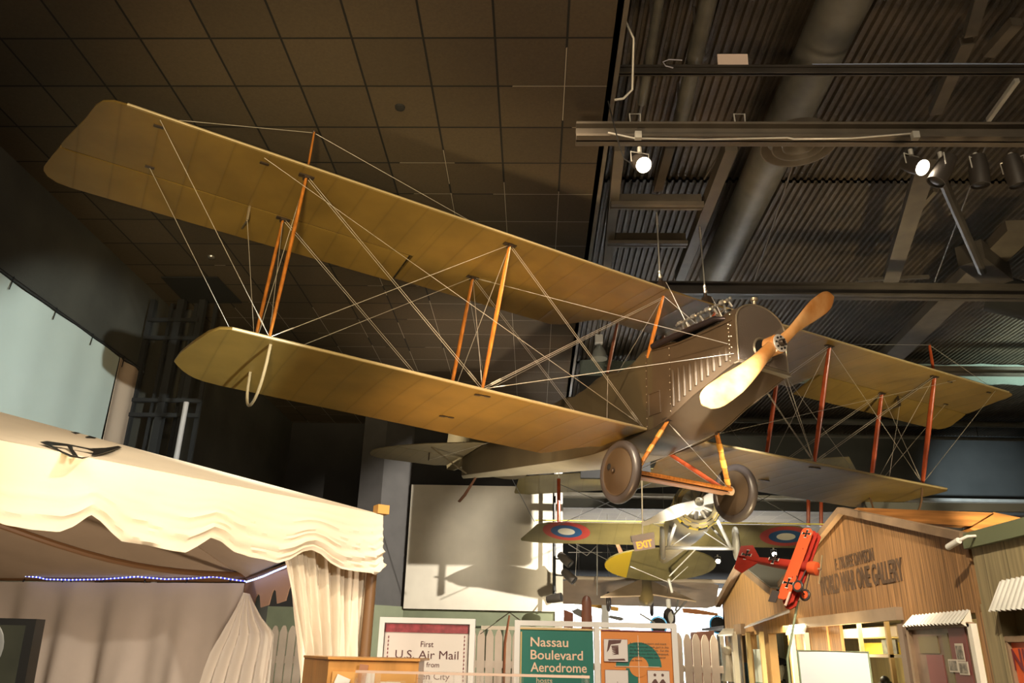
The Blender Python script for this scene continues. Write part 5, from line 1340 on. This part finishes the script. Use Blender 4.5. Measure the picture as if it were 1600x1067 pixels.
# ============================================================ OTHER HUNG AIRCRAFT
M_olive = fabric_mat('olive drab wing fabric', (.25, .21, .085), 'X', .3, .5, .8, .3)
M_yel = mat('chrome yellow fabric', (.72, .50, .03), .5); M_tan = mat('tan wing fabric', (.40, .28, .17), .5, var=.12, vscale=1.5)
M_khaki = mat('khaki fuselage', (.30, .24, .12), .5, var=.1); M_wgl = mat('white enamel', (.80, .78, .72), .3); M_yline = mat('yellow edge', (.75, .66, .12), .5)
def strip_wing(name, par, p0, p1, cv, T, m_, rake0=.0, rake1=.0, cut=None, n=24):
    """wing from leading-edge points p0 to p1, chord vector cv"""
    p0, p1, cv = V(p0), V(p1), V(cv); up = (p1-p0).cross(cv).normalized(); up = up if up.z > 0 else -up
    rows = []
    for i in range(n+1):
        t = i/n; 
        e = 1.
        d0, d1 = t*(p1-p0).length, (1-t)*(p1-p0).length
        a, c_ = 0., 1.
        for d, rk in ((d0, rake0), (d1, rake1)):
            if rk and d < rk: a = max(a, (1-d/rk)*.82); c_ = min(c_, 1-.10*(1-d/rk)**2)
        L = p0.lerp(p1, t); row = []
        for k in range(9): 
            c = a+(c_-a)*k/8; row.append(L+cv*c)
        for k in range(9):
            c = a+(c_-a)*(8-k)/8; row.append(L+cv*c+up*(T*af_th((8-k)/8)*math.sqrt(max(.02, c_-a))+.004))
        rows.append(row)
    b = MB().grid(rows, True, closed=True); b.add(rows[0], [tuple(range(18))]); b.add(rows[-1], [tuple(range(18))[::-1]])
    return part(name, b, m_, par)
UL, UR = atY(790, 746, 15.9), atY(1352, 712, 14.6)
LL, LR = atY(800, 815, 15.6), atY(1292, 822, 14.5)
sB = (UR-UL).normalized(); nB = V((-sB.y, sB.x, 0)).normalized()   # pointing away from the viewer
cvB = (nB*1.0+V((0, 0, -.16)))
pB = thing('biplane', 'olive biplane with checkered cowl and wing roundels hung behind the large one', 'airplane', (2.8, 14.5, 3.4))
uw = strip_wing('upper_wing', pB, UL, UR, cvB*1.05, .07, M_olive, .25, .25)
cvL = (nB*1.05+V((0, 0, -.27)))
lw = strip_wing('lower_wing', pB, LL, LR, cvL, .07, M_olive, .55, .35)
part('leading_edge_line', MB().tube([LL+(LR-LL)*.08+V((0, -.0, .035)), LL.lerp(LR, .52)+V((0, 0, .035))], .012, 6), M_yline, lw); part('leading_edge_line', MB().tube([LL.lerp(LR, .60)+V((0, 0, .035)), LR+V((0, 0, .035))], .012, 6), M_yline, lw)
lu = (LR-LL).normalized(); cu_ = cvL.normalized(); dn = lu.cross(cu_).normalized(); dn = dn if dn.z < 0 else -dn
def roundel(px, py, r):
    c = atP(px, py, LL+dn*.004, dn)
    for k, (f, mm) in enumerate(((1, mat('faded red', (.50, .06, .05), .6)), (.66, mat('insignia blue', (.02, .10, .28), .6)), (.36, mat('insignia white', (.80, .78, .68), .6)))):
        b = MB(); pts = [c+lu*(r*f*math.cos(2*PI*i/32))+cu_*(r*f*math.sin(2*PI*i/32))+dn*.003*k for i in range(32)]
        b.prism(pts, dn*.002); part('roundel_ring', b, mm, lw)
roundel(885, 830, .47); roundel(1228, 838, .47)
cB, tB = atY(1090, 788, 12.6), atY(1032, 880, 19.3)
ax = (tB-cB).normalized(); MBc = zalong(cB, ax)
L = (tB-cB).length
fb = part('fuselage', MB().lathe([(.36, .35), (.37, .9), (.35, 1.8), (.27, 3.2), (.17, 5.0), (.07, L), (0, L)], MBc, 24), M_khaki, pB)
cw = part('cowling', MB().lathe([(.25, .0), (.33, .0), (.365, .06), (.375, .36), (.36, .36), (.35, .1), (.28, .03)], MBc, 40), M_khaki, pB)
nck = 16
for par_ in (0, 1):
    b = MB()
    for i in range(nck):
        for j in range(2):
            if (i+j) % 2 != par_: continue
            rr = [(.30, -.004), (.362, .05), (.380, .16)]
            a0_, a1_ = 2*PI*i/nck, 2*PI*(i+1)/nck; q = []
            for a, (r, z) in ((a0_, rr[j]), (a1_, rr[j]), (a1_, rr[j+1]), (a0_, rr[j+1])): q.append(MBc @ V(((r+.003)*math.cos(a), (r+.003)*math.sin(a), z-.002)))
            b.add(q, [(0, 1, 2, 3)])
    part('checker_band', b, M_yel if par_ else M_black, cw)
part('engine_face', MB().lathe([(.30, .12), (.15, .05), (.1, -.02), (0, -.02)], MBc, 24), M_wgl, pB)
b = MB()
for i in range(9):
    a = 2*PI*i/9; b.tube([MBc @ V((.1*math.cos(a), .1*math.sin(a), .03)), MBc @ V((.27*math.cos(a), .27*math.sin(a), .06))], .04, 8)
part('cylinders', b, M_chrome, pB)
pbd = (atY(1012, 806, 12.3)-atY(1086, 778, 12.45)); pc = cB-ax*.12
pp = part('propeller', MB().lathe([(.07, -.08), (.08, 0), (.07, .05), (0, .05)], zalong(pc, ax), 16), M_wgl, pB)
d = pbd.normalized()
for sgn in (1, -1):
    rows = []; w0 = d.cross(ax).normalized()
    for i in range(12):
        t = i/11; r = .04+.98*t; c = (.08+.10*math.sin(PI*min(1, t*1.15+.05)))*(1 if t < .95 else .6); rows.append([pc+d*sgn*r+w0*(c*.5*math.cos(2*PI*k/8))+ax*(.02*math.sin(2*PI*k/8)+c*.3*math.cos(2*PI*k/8)) for k in range(8)])
    b = MB().grid(rows, True, closed=True); b.add(rows[-1], [tuple(range(8))]); part('blade', b, M_wgl, pp)
# wheels and vee struts in white
wl, wr = atY(1035, 848, 13.3), atY(1150, 849, 13.0)
axd = (wr-wl).normalized()
for w in (wl, wr):
    Mw = zalong(w, (1, -.12, 0)); t = part('wheel', MB().lathe([(.235+.035*math.cos(a), .035*math.sin(a)) for a in [2*PI*i/12 for i in range(13)]], Mw, 28), M_wgl, pB)
    part('wheel_disc', MB().lathe([(.23, .02), (.04, .05), (0, .05)], Mw, 24).lathe([(.23, -.02), (.04, -.05), (0, -.05)], Mw, 24), M_wgl, t)
part('axle', MB().tube([wl+V((0, 0, -.08)), wr+V((0, 0, -.08))], .03, 8), M_wgl, pB)
f1, f2 = atY(1060, 805, 13.2), atY(1117, 805, 13.0)
for w, f in ((wl.lerp(wr, .07), f1), (wl.lerp(wr, .93), f2)):
    part('gear_strut', MB().tube([w+V((0, 0, -.08)), f], .028, 8), M_wgl, pB); part('gear_strut', MB().tube([w+V((0, 0, -.08)), f+V((0, .8, .05))], .02, 8), M_wgl, pB)
part('gear_wire', MB().tube([wl+axd*.1+V((0, 0, -.08)), f2], .008, 5), M_wgl, pB); part('gear_wire', MB().tube([wr-axd*.1+V((0, 0, -.08)), f1], .008, 5), M_wgl, pB)
for x, ya, yb in ((873, 748, 815), (1263, 735, 822), (1283, 735, 822)):
    yy_ = 15.2 if x < 900 else 14.9
    part('interplane_strut', MB().tube([atY(x, ya, yy_), atY(x, yb, yy_)], .035, 8), M_varnr, pB)
for a, c in (((873, 756), (1060, 835)), ((873, 820), (1060, 735)), ((1263, 820), (1120, 740)), ((1263, 740), (1130, 815)), ((835, 815), (800, 748))):
    part('bracing_wire', MB().tube([atY(*a, 15.2), atY(*c, 15.0)], .006, 5), M_black, pB)
# tail
s0, s1 = atY(945, 893, 18.6), atY(1119, 893, 18.6)
n_ = 20; rows = []; half = (s1-s0).length/2; sc = (s0+s1)/2
pts = []
for i in range(32):
    a = 2*PI*i/32; pts.append(sc+V((half*math.cos(a), .75*math.sin(a)*1.1, -.27*math.sin(a)+.0)) )
pts = [p+V((0, 0, .14)) for p in pts]
st_ = part('stabilizer', MB().prism(pts, (0, 0, .03)), M_olive, pB)
part('painted_tip', MB().prism([p+V((0, 0, -.004)) for p in pts if p.x < sc.x-half*.55], (0, 0, -.003)), M_yel, st_, label='yellow painted left tip')
part('tail_skid', MB().tube([atY(1045, 905, 17.8), atY(1050, 925, 18)], .03, 8), M_wgl, pB)
for x0_, x1_ in ((985, 1050), (1075, 1045)): part('tail_wire', MB().tube([atY(x0_, 885, 17.9), atY(x1_, 912, 18)], .007, 5), M_wgl, pB)
part('tail_brace', MB().tube([atY(1095, 850, 17.0), atY(1046, 900, 18.0)], .014, 6), M_wgl, pB)
single('suspension_cable', MB().tube([atY(873, 690, 15.5), atY(873, 745, 15.5)], .008, 6), M_steel, 'short cable above the left wing tip of the checkered-cowl biplane', 'cable')
# tan monoplane seen from below and behind
pD = thing('monoplane', 'tan fabric monoplane with a swept tail hung low behind the biplanes', 'airplane', (3, 22, 3.2))
a_, c_ = atY(868, 905, 21.5), atY(1136, 912, 21.0)
strip_wing('wing', pD, a_, c_, V((0, 1.7, -.52)), .10, M_tan, .2, .2)
part('leading_edge_highlight', MB().tube([a_+V((0, -.02, .05)), c_+V((0, -.02, .05))], .05, 8), mat('pale tan edge highlight', (.55, .45, .33), .5), pD)  # cream highlight on the wing front, painted as a paler edge
k0, k1 = atY(1008, 905, 21), atY(1010, 940, 19.5)
part('fuselage', MB().tube([atY(1010, 895, 24), atY(1008, 915, 21), atY(1010, 937, 19.8), atY(1010, 943, 19.6)], .2, 16, rs=[.1, .2, .17, .03]), mat('khaki pod', (.36, .27, .12), .5), pD)
for q in (((938, 934), (1003, 906), (1003, 932)), ((1088, 941), (1018, 909), (1020, 930))):
    part('tailplane', MB().prism([atY(*q[0], 19.8), atY(*q[1], 20.6), atY(*q[2], 19.8)], (0, 0, .03)), mat('tan tail fabric', (.50, .36, .22), .5, var=.1), pD)
for x, y in ((951, 940), (1018, 947)): part('wheel', MB().lathe([(.2+.04*math.cos(a), .04*math.sin(a)) for a in [2*PI*i/10 for i in range(11)]], zalong(atY(x, y, 20.3), (1, -.2, 0)), 20), M_rub, pD)
# nose-down yellow propeller and trellis behind the roundel wing
pE = thing('airframe', 'open wire-braced airframe with an orange-tipped propeller, behind the exit sign', 'airframe', (1.5, 19, 3))
for q in (((888, 863), (925, 863)), ((888, 850), (917, 868)), ((917, 868), (935, 850)), ((900, 850), (985, 893)), ((940, 850), (1000, 863)), ((925, 863), (1000, 863)), ((933, 850), (933, 930)), ((948, 850), (965, 900)), ((898, 915), (902, 850))):
    part('spar', MB().tube([atY(*q[0], 20.8), atY(*q[1], 20.8)], .008 if q[0][0] != 933 else .016, 6), mat('pale wire', (.32, .30, .26), .5), pE)
part('propeller_blade', MB().prism([atY(962, 850, 18.5), atY(967, 849, 18.5), atY(975, 865, 18.5), atY(969, 869, 18.5)], (0, .05, 0)), M_orw, pE)
# landing wheel hanging
pF = thing('landing_gear', 'black tyred landing wheel on a pale strut hanging above the orange sign', 'landing gear', (4, 23, 2.5))
c = atY(1046, 965, 20)
wv = part('wheel', MB().lathe([(.17+.06*math.cos(a), .06*math.sin(a)) for a in [2*PI*i/14 for i in range(15)]], zalong(c, (.75, -.65, 0)), 28), M_rub, pF); part('hub', MB().lathe([(.15, .03), (.05, .07), (0, .07)], zalong(c, (-.75, -.65, 0)), 18), M_galv, pF)
part('strut', MB().tube([c+V((0, 0, .1)), atY(1044, 936, 20)], .06, 10), M_wgl, pF); part('brace', MB().tube([c+V((.1, 0, .05)), atY(1073, 938, 20)], .025, 6), M_duct, pF); part('brace', MB().tube([c+V((.15, 0, .15)), atY(1060, 937, 20)], .025, 6), M_duct, pF)
part('hanging_wire', MB().tube([atY(1044, 936, 20), atY(1044, 936, 20)+V((0, 0, 4.5))], .005, 4), M_steel, pF)
# small things in the bright hall
def hall(name, label, cat, mb, m_, hang=False):
    o = single(name, mb, m_, label, cat)
    if hang:
        t = max(mb.v, key=lambda p: p.z); part('hanging_wire', MB().tube([t, V((t.x, t.y, 5.62))], .004, 4), M_steel, o)
    return o
H_ = 26
def quad(pts, Y=H_, d=.12): return MB().prism([atY(x, y, Y) for x, y in pts], (0, d, 0))
yp = thing('yellow_airplane', 'small yellow-winged airplane far off in the bright white hall', 'airplane', (3, H_, 2.5))
part('wing', quad([(891, 938), (905, 937), (967, 949), (966, 955), (940, 951), (895, 942)]), mat('bright yellow orange', (.80, .42, .05), .5), yp); part('fuselage', quad([(894, 954), (903, 950), (914, 956), (912, 966), (898, 959)], H_-.3, .3), M_duct, yp); part('hanging_wire', MB().tube([atY(905, 938, H_), atY(905, 938, H_)+V((0, 0, 2.0))], .004, 4), M_steel, yp)
hall('yellow_wing', 'short yellow wing with a dark strut behind the tan monoplane', 'wing', quad([(955, 941), (982, 937), (984, 941), (965, 946)], H_-.5), mat('bright yellow orange', (.8, .42, .05), .5), True)
hall('hang_glider', 'tiny grey glider shape on two floats against the white hall', 'glider', quad([(952, 961), (971, 964), (976, 967), (970, 970), (951, 965)], H_-1), M_duct, True)
hall('brown_cabinet', 'red-brown cabinet at the left edge of the white hall', 'cabinet', quad([(881, 952), (896, 958), (894, 1101), (880, 1101)], H_), mat('red brown', (.35, .09, .04), .5))
hall('orange_airplane_tail', 'slender orange and black tail boom in the right of the white hall', 'airplane', quad([(1066, 950), (1085, 951), (1122, 958), (1122, 962), (1085, 959), (1068, 957)], H_), mat('orange and black', (.65, .25, .08), .5), True)
for i, (x, y) in enumerate(((1029, 977), (1122, 976))):
    c = atY(x, y, 19); t = thing('radial_engine', ('blue-ringed engine with a dark propeller blade above the orange sign', 'blue-ringed engine beside the edge of the small gable')[i], 'engine', c)
    part('ring', MB().lathe([(.17, 0), (.20, -.03), (.20, .03), (.17, .02)], zalong(c, (0, -1, 0)), 24), mat('bright blue enamel', (.05, .35, .75), .3), t); part('engine_disc', MB().lathe([(.17, .0), (.08, .06), (0, .08)], zalong(c, (0, -1, 0)), 18), M_blackm, t)
    part('stand', MB().box((c.x, c.y+.1, c.z/2-.1), (.06, .06, c.z-.2)), M_duct, t)
    if i == 0: part('blade', MB().bar(c, c+V((-.42, -.05, .24)), .07, .03), M_duct, t)
hall('equipment_box', 'dull red-brown box standing behind the picket fence', 'box', quad([(1087, 987), (1116, 985), (1116, 1160), (1087, 1160)], 12, .4), mat('dull red brown', (.16, .07, .055), .6))
hall('blue_cover', 'pale blue cover showing over the picket tips', 'cover', quad([(1068, 992), (1084, 990), (1086, 1198), (1068, 1198)], 13, .4), mat('pale blue cover', (.25, .55, .75), .6))
hall('white_pylon', 'thin white column standing in the bright hall', 'column', quad([(941, 935), (951, 935), (953, 1109), (938, 1109)], 24, .2), M_hall)
# upright propeller blade standing behind the sign boards
p = atY(917, 978, 6.2)
single('propeller_blade', MB().grid([[V((p.x+s*w_, 6.2+dy, p.z+z)) for s, dy in ((-1, 0), (-.5, -.012), (.5, -.012), (1, 0), (.5, .012), (-.5, .012))] for z, w_ in ((-1.45, .045), (-.1, .046), (.0, .042), (.12, .038), (.17, .036), (.20, .028), (.215, .012), (.218, .001))], True, closed=True), mat('dark walnut', (.13, .05, .03), .4, var=.2), 'dark brown rounded wooden blade standing upright behind the twin sign', 'propeller blade')
p = atY(796, 957, 6.4)
sp_ = thing('wooden_spindle', 'small dark wooden spindle with thin struts between the two sign boards', 'stand', (p.x, 6.4, 0))
part('shaft', MB().tube([p+V((0, 0, -.02)), p+V((-.03, 0, -.22)), V((p.x-.05, 6.4, 0))], .02, 8, rs=[.007, .011, .012]), mat('dark walnut', (.13, .05, .03), .4), sp_); part('struts', MB().tube([p+V((-.10, 0, -.07)), p, p+V((.09, 0, -.06))], .005, 5).tube([p+V((-.22, 0, -.16)), p], .003, 5), M_black, sp_)
# EXIT sign
xs_ = thing('exit_sign', 'hanging EXIT sign in front of the checkered-cowl biplane', 'sign', atY(1004, 832, 10.5))
def EX(x, y, o=0): return atY(x, y, 10.5-o)
part('housing', MB().prism([EX(986, 837), EX(1022, 831), EX(1023, 840), EX(988, 846)], (0, .10, 0)), mat('lilac grey housing', (.48, .42, .42), .5), xs_)
fpn = part('face', MB().prism([EX(989, 846), EX(1022, 840), EX(1024, 856), EX(992, 861)], (0, .03, 0)), mat('pale sign face', (.55, .47, .50), .5), xs_)
d0 = (EX(1018, 853)-EX(996, 857)); u0_ = EX(996, 844.5)-EX(996, 857)
Mx_ = frame(EX(996, 857.5, .005), d0, z=V((0, -1, 0)))
part('lettering', text_mb('EXIT', Mx_, width=d0.length*1.1, height=u0_.length*.85, bold=.03), mat('amber letters', (.9, .5, .08), .5, emit=(.9, .42, .06), estr=1.0), xs_)
single('sign_rod', MB().tube([atY(1002, 700, 10.5), atY(1004, 834, 10.5)], .009, 6), M_wgl, 'thin white rod from which the EXIT sign hangs', 'rod')
# bell lamp seen under the centre section
c = atY(936, 548, 13.5)
bl_ = thing('bell_lamp', 'dim hanging bell-shaped glass lamp seen beneath the upper wing centre', 'lamp', c)
part('shade', MB().lathe([(.03, .12), (.07, .08), (.12, -.02), (.15, -.14), (.155, -.16)], Matrix.Translation(c), 24), mat('grey milky glass', (.35, .36, .33), .2, alpha=.8), bl_); part('ballast', MB().box(c+V((0, 0, .22)), (.14, .14, .16)), M_white, bl_); part('stem', MB().tube([c+V((0, 0, .3)), V((c.x, c.y, 7.78))], .015, 6), M_duct, bl_)
struct('trim_50', slab(atY(905, 540, 14.5).x, atY(1008, 540, 14.5).x, 14.5, 14.6, 4.6, CZ+.2), M_blackm)
# ============================================================ LAMPS
def spotlamp(name, lbl, p, tgt, r, L, lit, bracket=True, group=None):
    p, tgt = V(p), V(tgt); d = (tgt-p).normalized(); Mz = zalong(p, d)
    t = thing(name, lbl, 'spotlight', p, group=group)
    part('can', MB().lathe([(r*.45, -L), (r*.8, -L*.95), (r, -L*.55), (r, 0), (r*.93, 0), (r*.93, -L*.5)], Mz, 24), M_beamd, t)
    part('lens', MB().lathe([(r*.92, -.02), (r*.5, -.005), (0, 0)], Mz, 24), mat('glowing lamp', (1, .9, .75), .3, emit=(1, .86, .66), estr=60) if lit else M_black, t)
    if bracket:
        u = V((0, 0, 1)); s = d.cross(u).normalized()
        c = p-d*L*.5; part('yoke', MB().tube([c+s*r*1.1, c+s*r*1.15+u*r*1.4, c-s*r*1.15+u*r*1.4, c-s*r*1.1], .006, 6).tube([c+u*r*1.4, c+u*r*2.2], .02, 8), M_galv, t)
    return t
def spot(name, p, tgt, power, angle, col=(1, .78, .52), blend=.5, size=.05):
    l = bpy.data.lights.new(name, 'SPOT'); l.energy = power; l.spot_size = angle; l.spot_blend = blend; l.color = col; l.shadow_soft_size = size
    o = bpy.data.objects.new(name, l); COL.objects.link(o); o.matrix_world = Matrix.Translation(V(p)) @ (V(tgt)-V(p)).to_track_quat('-Z', 'Y').to_matrix().to_4x4(); return o
def area(name, p, tgt, power, sx, sy, col):
    l = bpy.data.lights.new(name, 'AREA'); l.energy = power; l.shape = 'RECTANGLE'; l.size = sx; l.size_y = sy; l.color = col
    o = bpy.data.objects.new(name, l); COL.objects.link(o); o.matrix_world = Matrix.Translation(V(p)) @ (V(tgt)-V(p)).to_track_quat('-Z', 'Y').to_matrix().to_4x4(); return o
JW = lambda s, F, U: MJ @ V((s, F, U))
la = atY(1006, 258, YA-.15); lb = atY(1442, 262, YA-.15)
spotlamp('track_spotlight', 'lit spotlight at the left end of the beam, above the biplane engine', la, la+V((.15, -.55, -.55)), .075, .22, True)
spotlamp('track_spotlight', 'lit spotlight on the right part of the beam', lb, lb+V((.25, -.6, -.6)), .075, .24, True)
for i, (x, y, tg) in enumerate(((1462, 285, (-.5, .1, -.8)), (1532, 290, (-.05, .1, -1)), (1592, 290, (.1, .1, -1)))):
    p = atY(x, y, YA-.1); spotlamp('track_spotlight', ('unlit spotlight tilted just right of the lit right spotlight', 'unlit spotlight hanging straight down, second from right edge', 'unlit spotlight cut by the right edge of view')[i], p, p+V(tg), .08, .30, False)
single('power_cord', MB().tube([atY(950, 158, YA-.2), atY(962, 205, YA-.2), atY(968, 228, YA-.2), atY(975, 248, YA-.2), atY(984, 254, YA-.2)], .006, 6), M_black, 'thin dark cord drooping to the left lit spotlight', 'cord')
single('conduit', MB().tube([atY(962, 0, 5.4), atY(990, 60, 5.6), atY(988, 140, 5.9), atY(974, 154, 5.95), atY(960, 156, 5.95)], .012, 8), M_galv, 'pale bent conduit hanging by the edge of the tile ceiling', 'conduit')
single('conduit', MB().tube([atY(950, 207, YA-.12), atY(992, 216, YA-.12), atY(1100, 218, YA-.12), atY(1230, 215, YA-.12), atY(1240, 217, YA-.12), atY(1330, 216, YA-.12), atY(1430, 208, YA-.12)], .008, 6), M_galv, 'thin pale conduit along the face of the spotlight beam', 'conduit')
for i, x in enumerate((997, 1430)):
    p = atY(x, 212, YA-.14); single('junction_box', MB().box(p, (.06, .05, .07)), M_galv, ('left', 'right')[i]+' small metal junction box on the spotlight beam', 'junction box')
# lighting pole by the mural panel
pp_ = atY(866, 850, 17.0)
pole = thing('lighting_pole', 'black vertical lighting pole standing at the edge of the mural panel', 'pole', (pp_.x, 17.0, 0))
part('pole', MB().tube([(pp_.x, 17.0, atY(866, 935, 17.0).z), (pp_.x, 17.0, CZ)], .035, 8), M_black, pole)
for i, (x, y, dx) in enumerate(((882, 874, .35), (888, 900, .5), (868, 925, .2))):
    p = atY(x, y, 16.8); part('clamp', MB().tube([(pp_.x, 16.95, p.z+.03), p], .015, 6), M_black, pole)
    spotlamp('stage_light', ('top', 'middle', 'lowest')[i]+' of three stage lights on the black pole by the mural panel', p+V((.12, -.05, -.1)), p+V((.6, -.3, -.55)) if i < 2 else p+V((.8, -.4, 0)), .09, .34, False, bracket=False)
for i, (x, y) in enumerate(((1210, 866), (1122, 877))):
    p = atY(x, y, 20); spotlamp('hall_spotlight', ('bright far spotlight glowing right behind the red triplane tail', 'smaller far spotlight glowing left of the red triplane tail')[i], p, p+V((-.1, -.6, -.25)), .06, .2, True)

# --- light sources (museum track lighting, warm; unseen fills and floor bounce; hall daylight-white; cool wash at the far right)
WARM = (1, .76, .50)
spot('spot_key_above', (-1.2, 3.6, 6.2), JW(.9, .2, -.9), 1350, .75, WARM, .6, .04)
spot('spot_key_wing', (.2, 4.6, 6.2), JW(2.4, -.3, -1.4), 1100, .75, WARM, .8, .04)
spot('spot_propeller', (.6, .4, 3.9), JW(.66, 1.2, -1.46), 16000, .15, (1, .94, .84), .8, .08)
spot('spot_nose', (.6, .4, 3.6), JW(0, 1.1, -.8), 420, .40, (1, .86, .66), .8, .08)
spot('bounce_wing_low', (-.9, 6.2, 1.0), JW(1.6, -1.0, -1.5), 620, 1.1, (1, .56, .25), .9, .2)  # unseen lamp behind the signs, stands for warm bounce under the wing
spot('bounce_wing', (-.2, -1.0, 1.2), JW(4.3, -.7, -.2), 3000, .62, (1, .76, .36), .9, .3)  # unseen, behind the camera; added for floor bounce on the outer wing
spot('bounce_wing_inner', (.2, 6.2, 1.0), JW(1.9, -.7, 0), 480, 1.0, (1, .74, .36), .9, .3)  # unseen lamp in place of floor bounce on the inner underside
spot('bounce_right', (5.0, 5.0, .8), JW(-3.6, -.7, -.3), 2300, 1.1, (1, .82, .48), .9, .3)  # added low fill, floor bounce under the right-hand wings
spot('bounce_nose', (2.75, 7.3, .8), JW(-1.6, -.6, -1.4), 620, 1.3, (1, .76, .42), .9, .3)  # added low fill for the lower wing underside right of the nose
spot('spot_tent', (2.2, -.8, 2.75), (-1.2, 3.9, 2.05), 620, .62, (1, .90, .76), .5, .05)
spot('spot_tent_high', (2.2, .8, 5.4), (-1.3, 3.7, 2.1), 900, .45, (1, .86, .64), .5, .04)
spot('spot_tent_left', (-1.6, -1.5, 3.6), (-2.1, 3.0, 2.0), 210, .8, (1, .86, .66), .7, .1)
spot('spot_tent_roof', (.2, 1.2, 6.0), (-1.9, 4.2, 2.6), 170, .8, (1, .80, .55), .7, .1)
spot('fill_tent_inner', (-1.6, 3.2, .5), (-3, 6, 1.9), 210, 2.2, (1, .80, .62), .9, .2)  # unseen fill added to brighten the tent interior
spot('spot_signs', (1.8, .8, 5.2), (.2, 5.5, 1.5), 700, .62, (1, .93, .82), .6, .1)
spot('fill_board', (1.2, 1.5, 4.8), (1.8, 5.0, 1.4), 260, .24, (1, .97, .92), .5, .06)  # added lamp, unseen, to whiten the board
spot('spot_case', (-.2, .3, 4.2), (-.4, 3.1, 1.4), 60, .5, (1, .86, .64), .6, .1)
spot('spot_fence', (1.2, 6.4, 5.5), (1.2, 9.0, 1.4), 60, .9, (1, .86, .74), .8, .1)
spot('spot_gallery', (-.8, 6.2, 5.4), (3, 7.8, 2.2), 1150, .72, (1, .84, .60), .6, .08)
spot('spot_gallery_right', (.8, 2.0, 4.8), (3, 5.6, 1.9), 1150, .66, (1, .86, .64), .6, .08)
spot('spot_small_gable', (1.0, 11.2, 3.5), (3.0, 11.8, 2.2), 330, 1.3, (1, .86, .58), .5, .05)
spot('spot_panel', (4.6, 11.5, 6.0), (-.6, 17.5, 3.2), 7200, .8, (1, .92, .80), .4, .04)
spot('spot_panel_fill', (-2.2, 12.0, 5.9), (-.6, 17.5, 3.4), 800, .6, (1, .90, .74), .8, .3)
spot('spot_biplane_nose', (2.0, 10.3, .5), (2.75, 12.8, 3.8), 1000, .42, (1, .94, .82), .6, .08)
spot('fill_belly', (-.6, 9.8, .9), JW(0, -3.6, -1.3), 900, 1.2, (1, .86, .66), .9, .2)  # added fill from below to brighten the rear belly
spot('fill_exit', (.6, 7.5, 3.0), (1.45, 10.5, 3.1), 40, .3, (1, .92, .84), .6, .08)  # added unseen lamp that brightens the EXIT sign
spot('spot_tail_planes', (1.8, 12, 1.0), (2.8, 19, 3.6), 2300, 1.1, (1, .86, .62), .8, .2)
spot('spot_banner', (1.0, 2.0, 2.5), (LX, 8.9, 4.1), 3600, .42, (.92, 1, .93), .5, .05)
spot('spot_deck_cool', (10.5, 12, 3.2), (11.5, 14.5, 7.9), 5600, 1.15, (.72, .95, .84), .9, .3)
spot('spot_farwall', (11.0, 18.5, 4.5), (12.8, 23, 6.3), 900, .7, (.75, .90, .95), .9, .2)
spot('spot_deck_warm', (3.5, 6.0, 2.2), (4.2, 8.5, 7.9), 260, 1.6, (1, .72, .42), .9, .4)
spot('spot_tiles_warm', (-.4, 2.0, 2.0), (-.2, 4.6, 6.4), 420, 1.5, (1, .74, .42), .9, .4)
area('hall_daylight', (5, 29.6, 3.85), (5, 31, .8), 1800, 9, .6, (.95, .98, 1))
area('far_ceiling_glow', (4, 27, 4.4), (4, 27, 6), 220, 8, 5, (1, .92, .8))
area('gallery_interior', (3.7, 9.6, 1.97), (3.8, 9.6, 0), 300, 1.0, 6, (1, .9, .6))
w = bpy.data.worlds.new('dim room air'); SC.world = w; w.use_nodes = True
w.node_tree.nodes['Background'].inputs['Color'].default_value = (1, .86, .68, 1); w.node_tree.nodes['Background'].inputs['Strength'].default_value = .06
area('room_lamps_behind', (0, -3.5, 5.8), (0.5, 6, 2.5), 480, 6, 1.5, (1, .82, .58))
SC.view_settings.view_transform = 'Standard'; SC.view_settings.look = 'None'; SC.view_settings.exposure = 0; SC.view_settings.gamma = 1
SC.view_settings.use_curve_mapping = False
try: SC.cycles.use_denoising = True
except Exception: pass
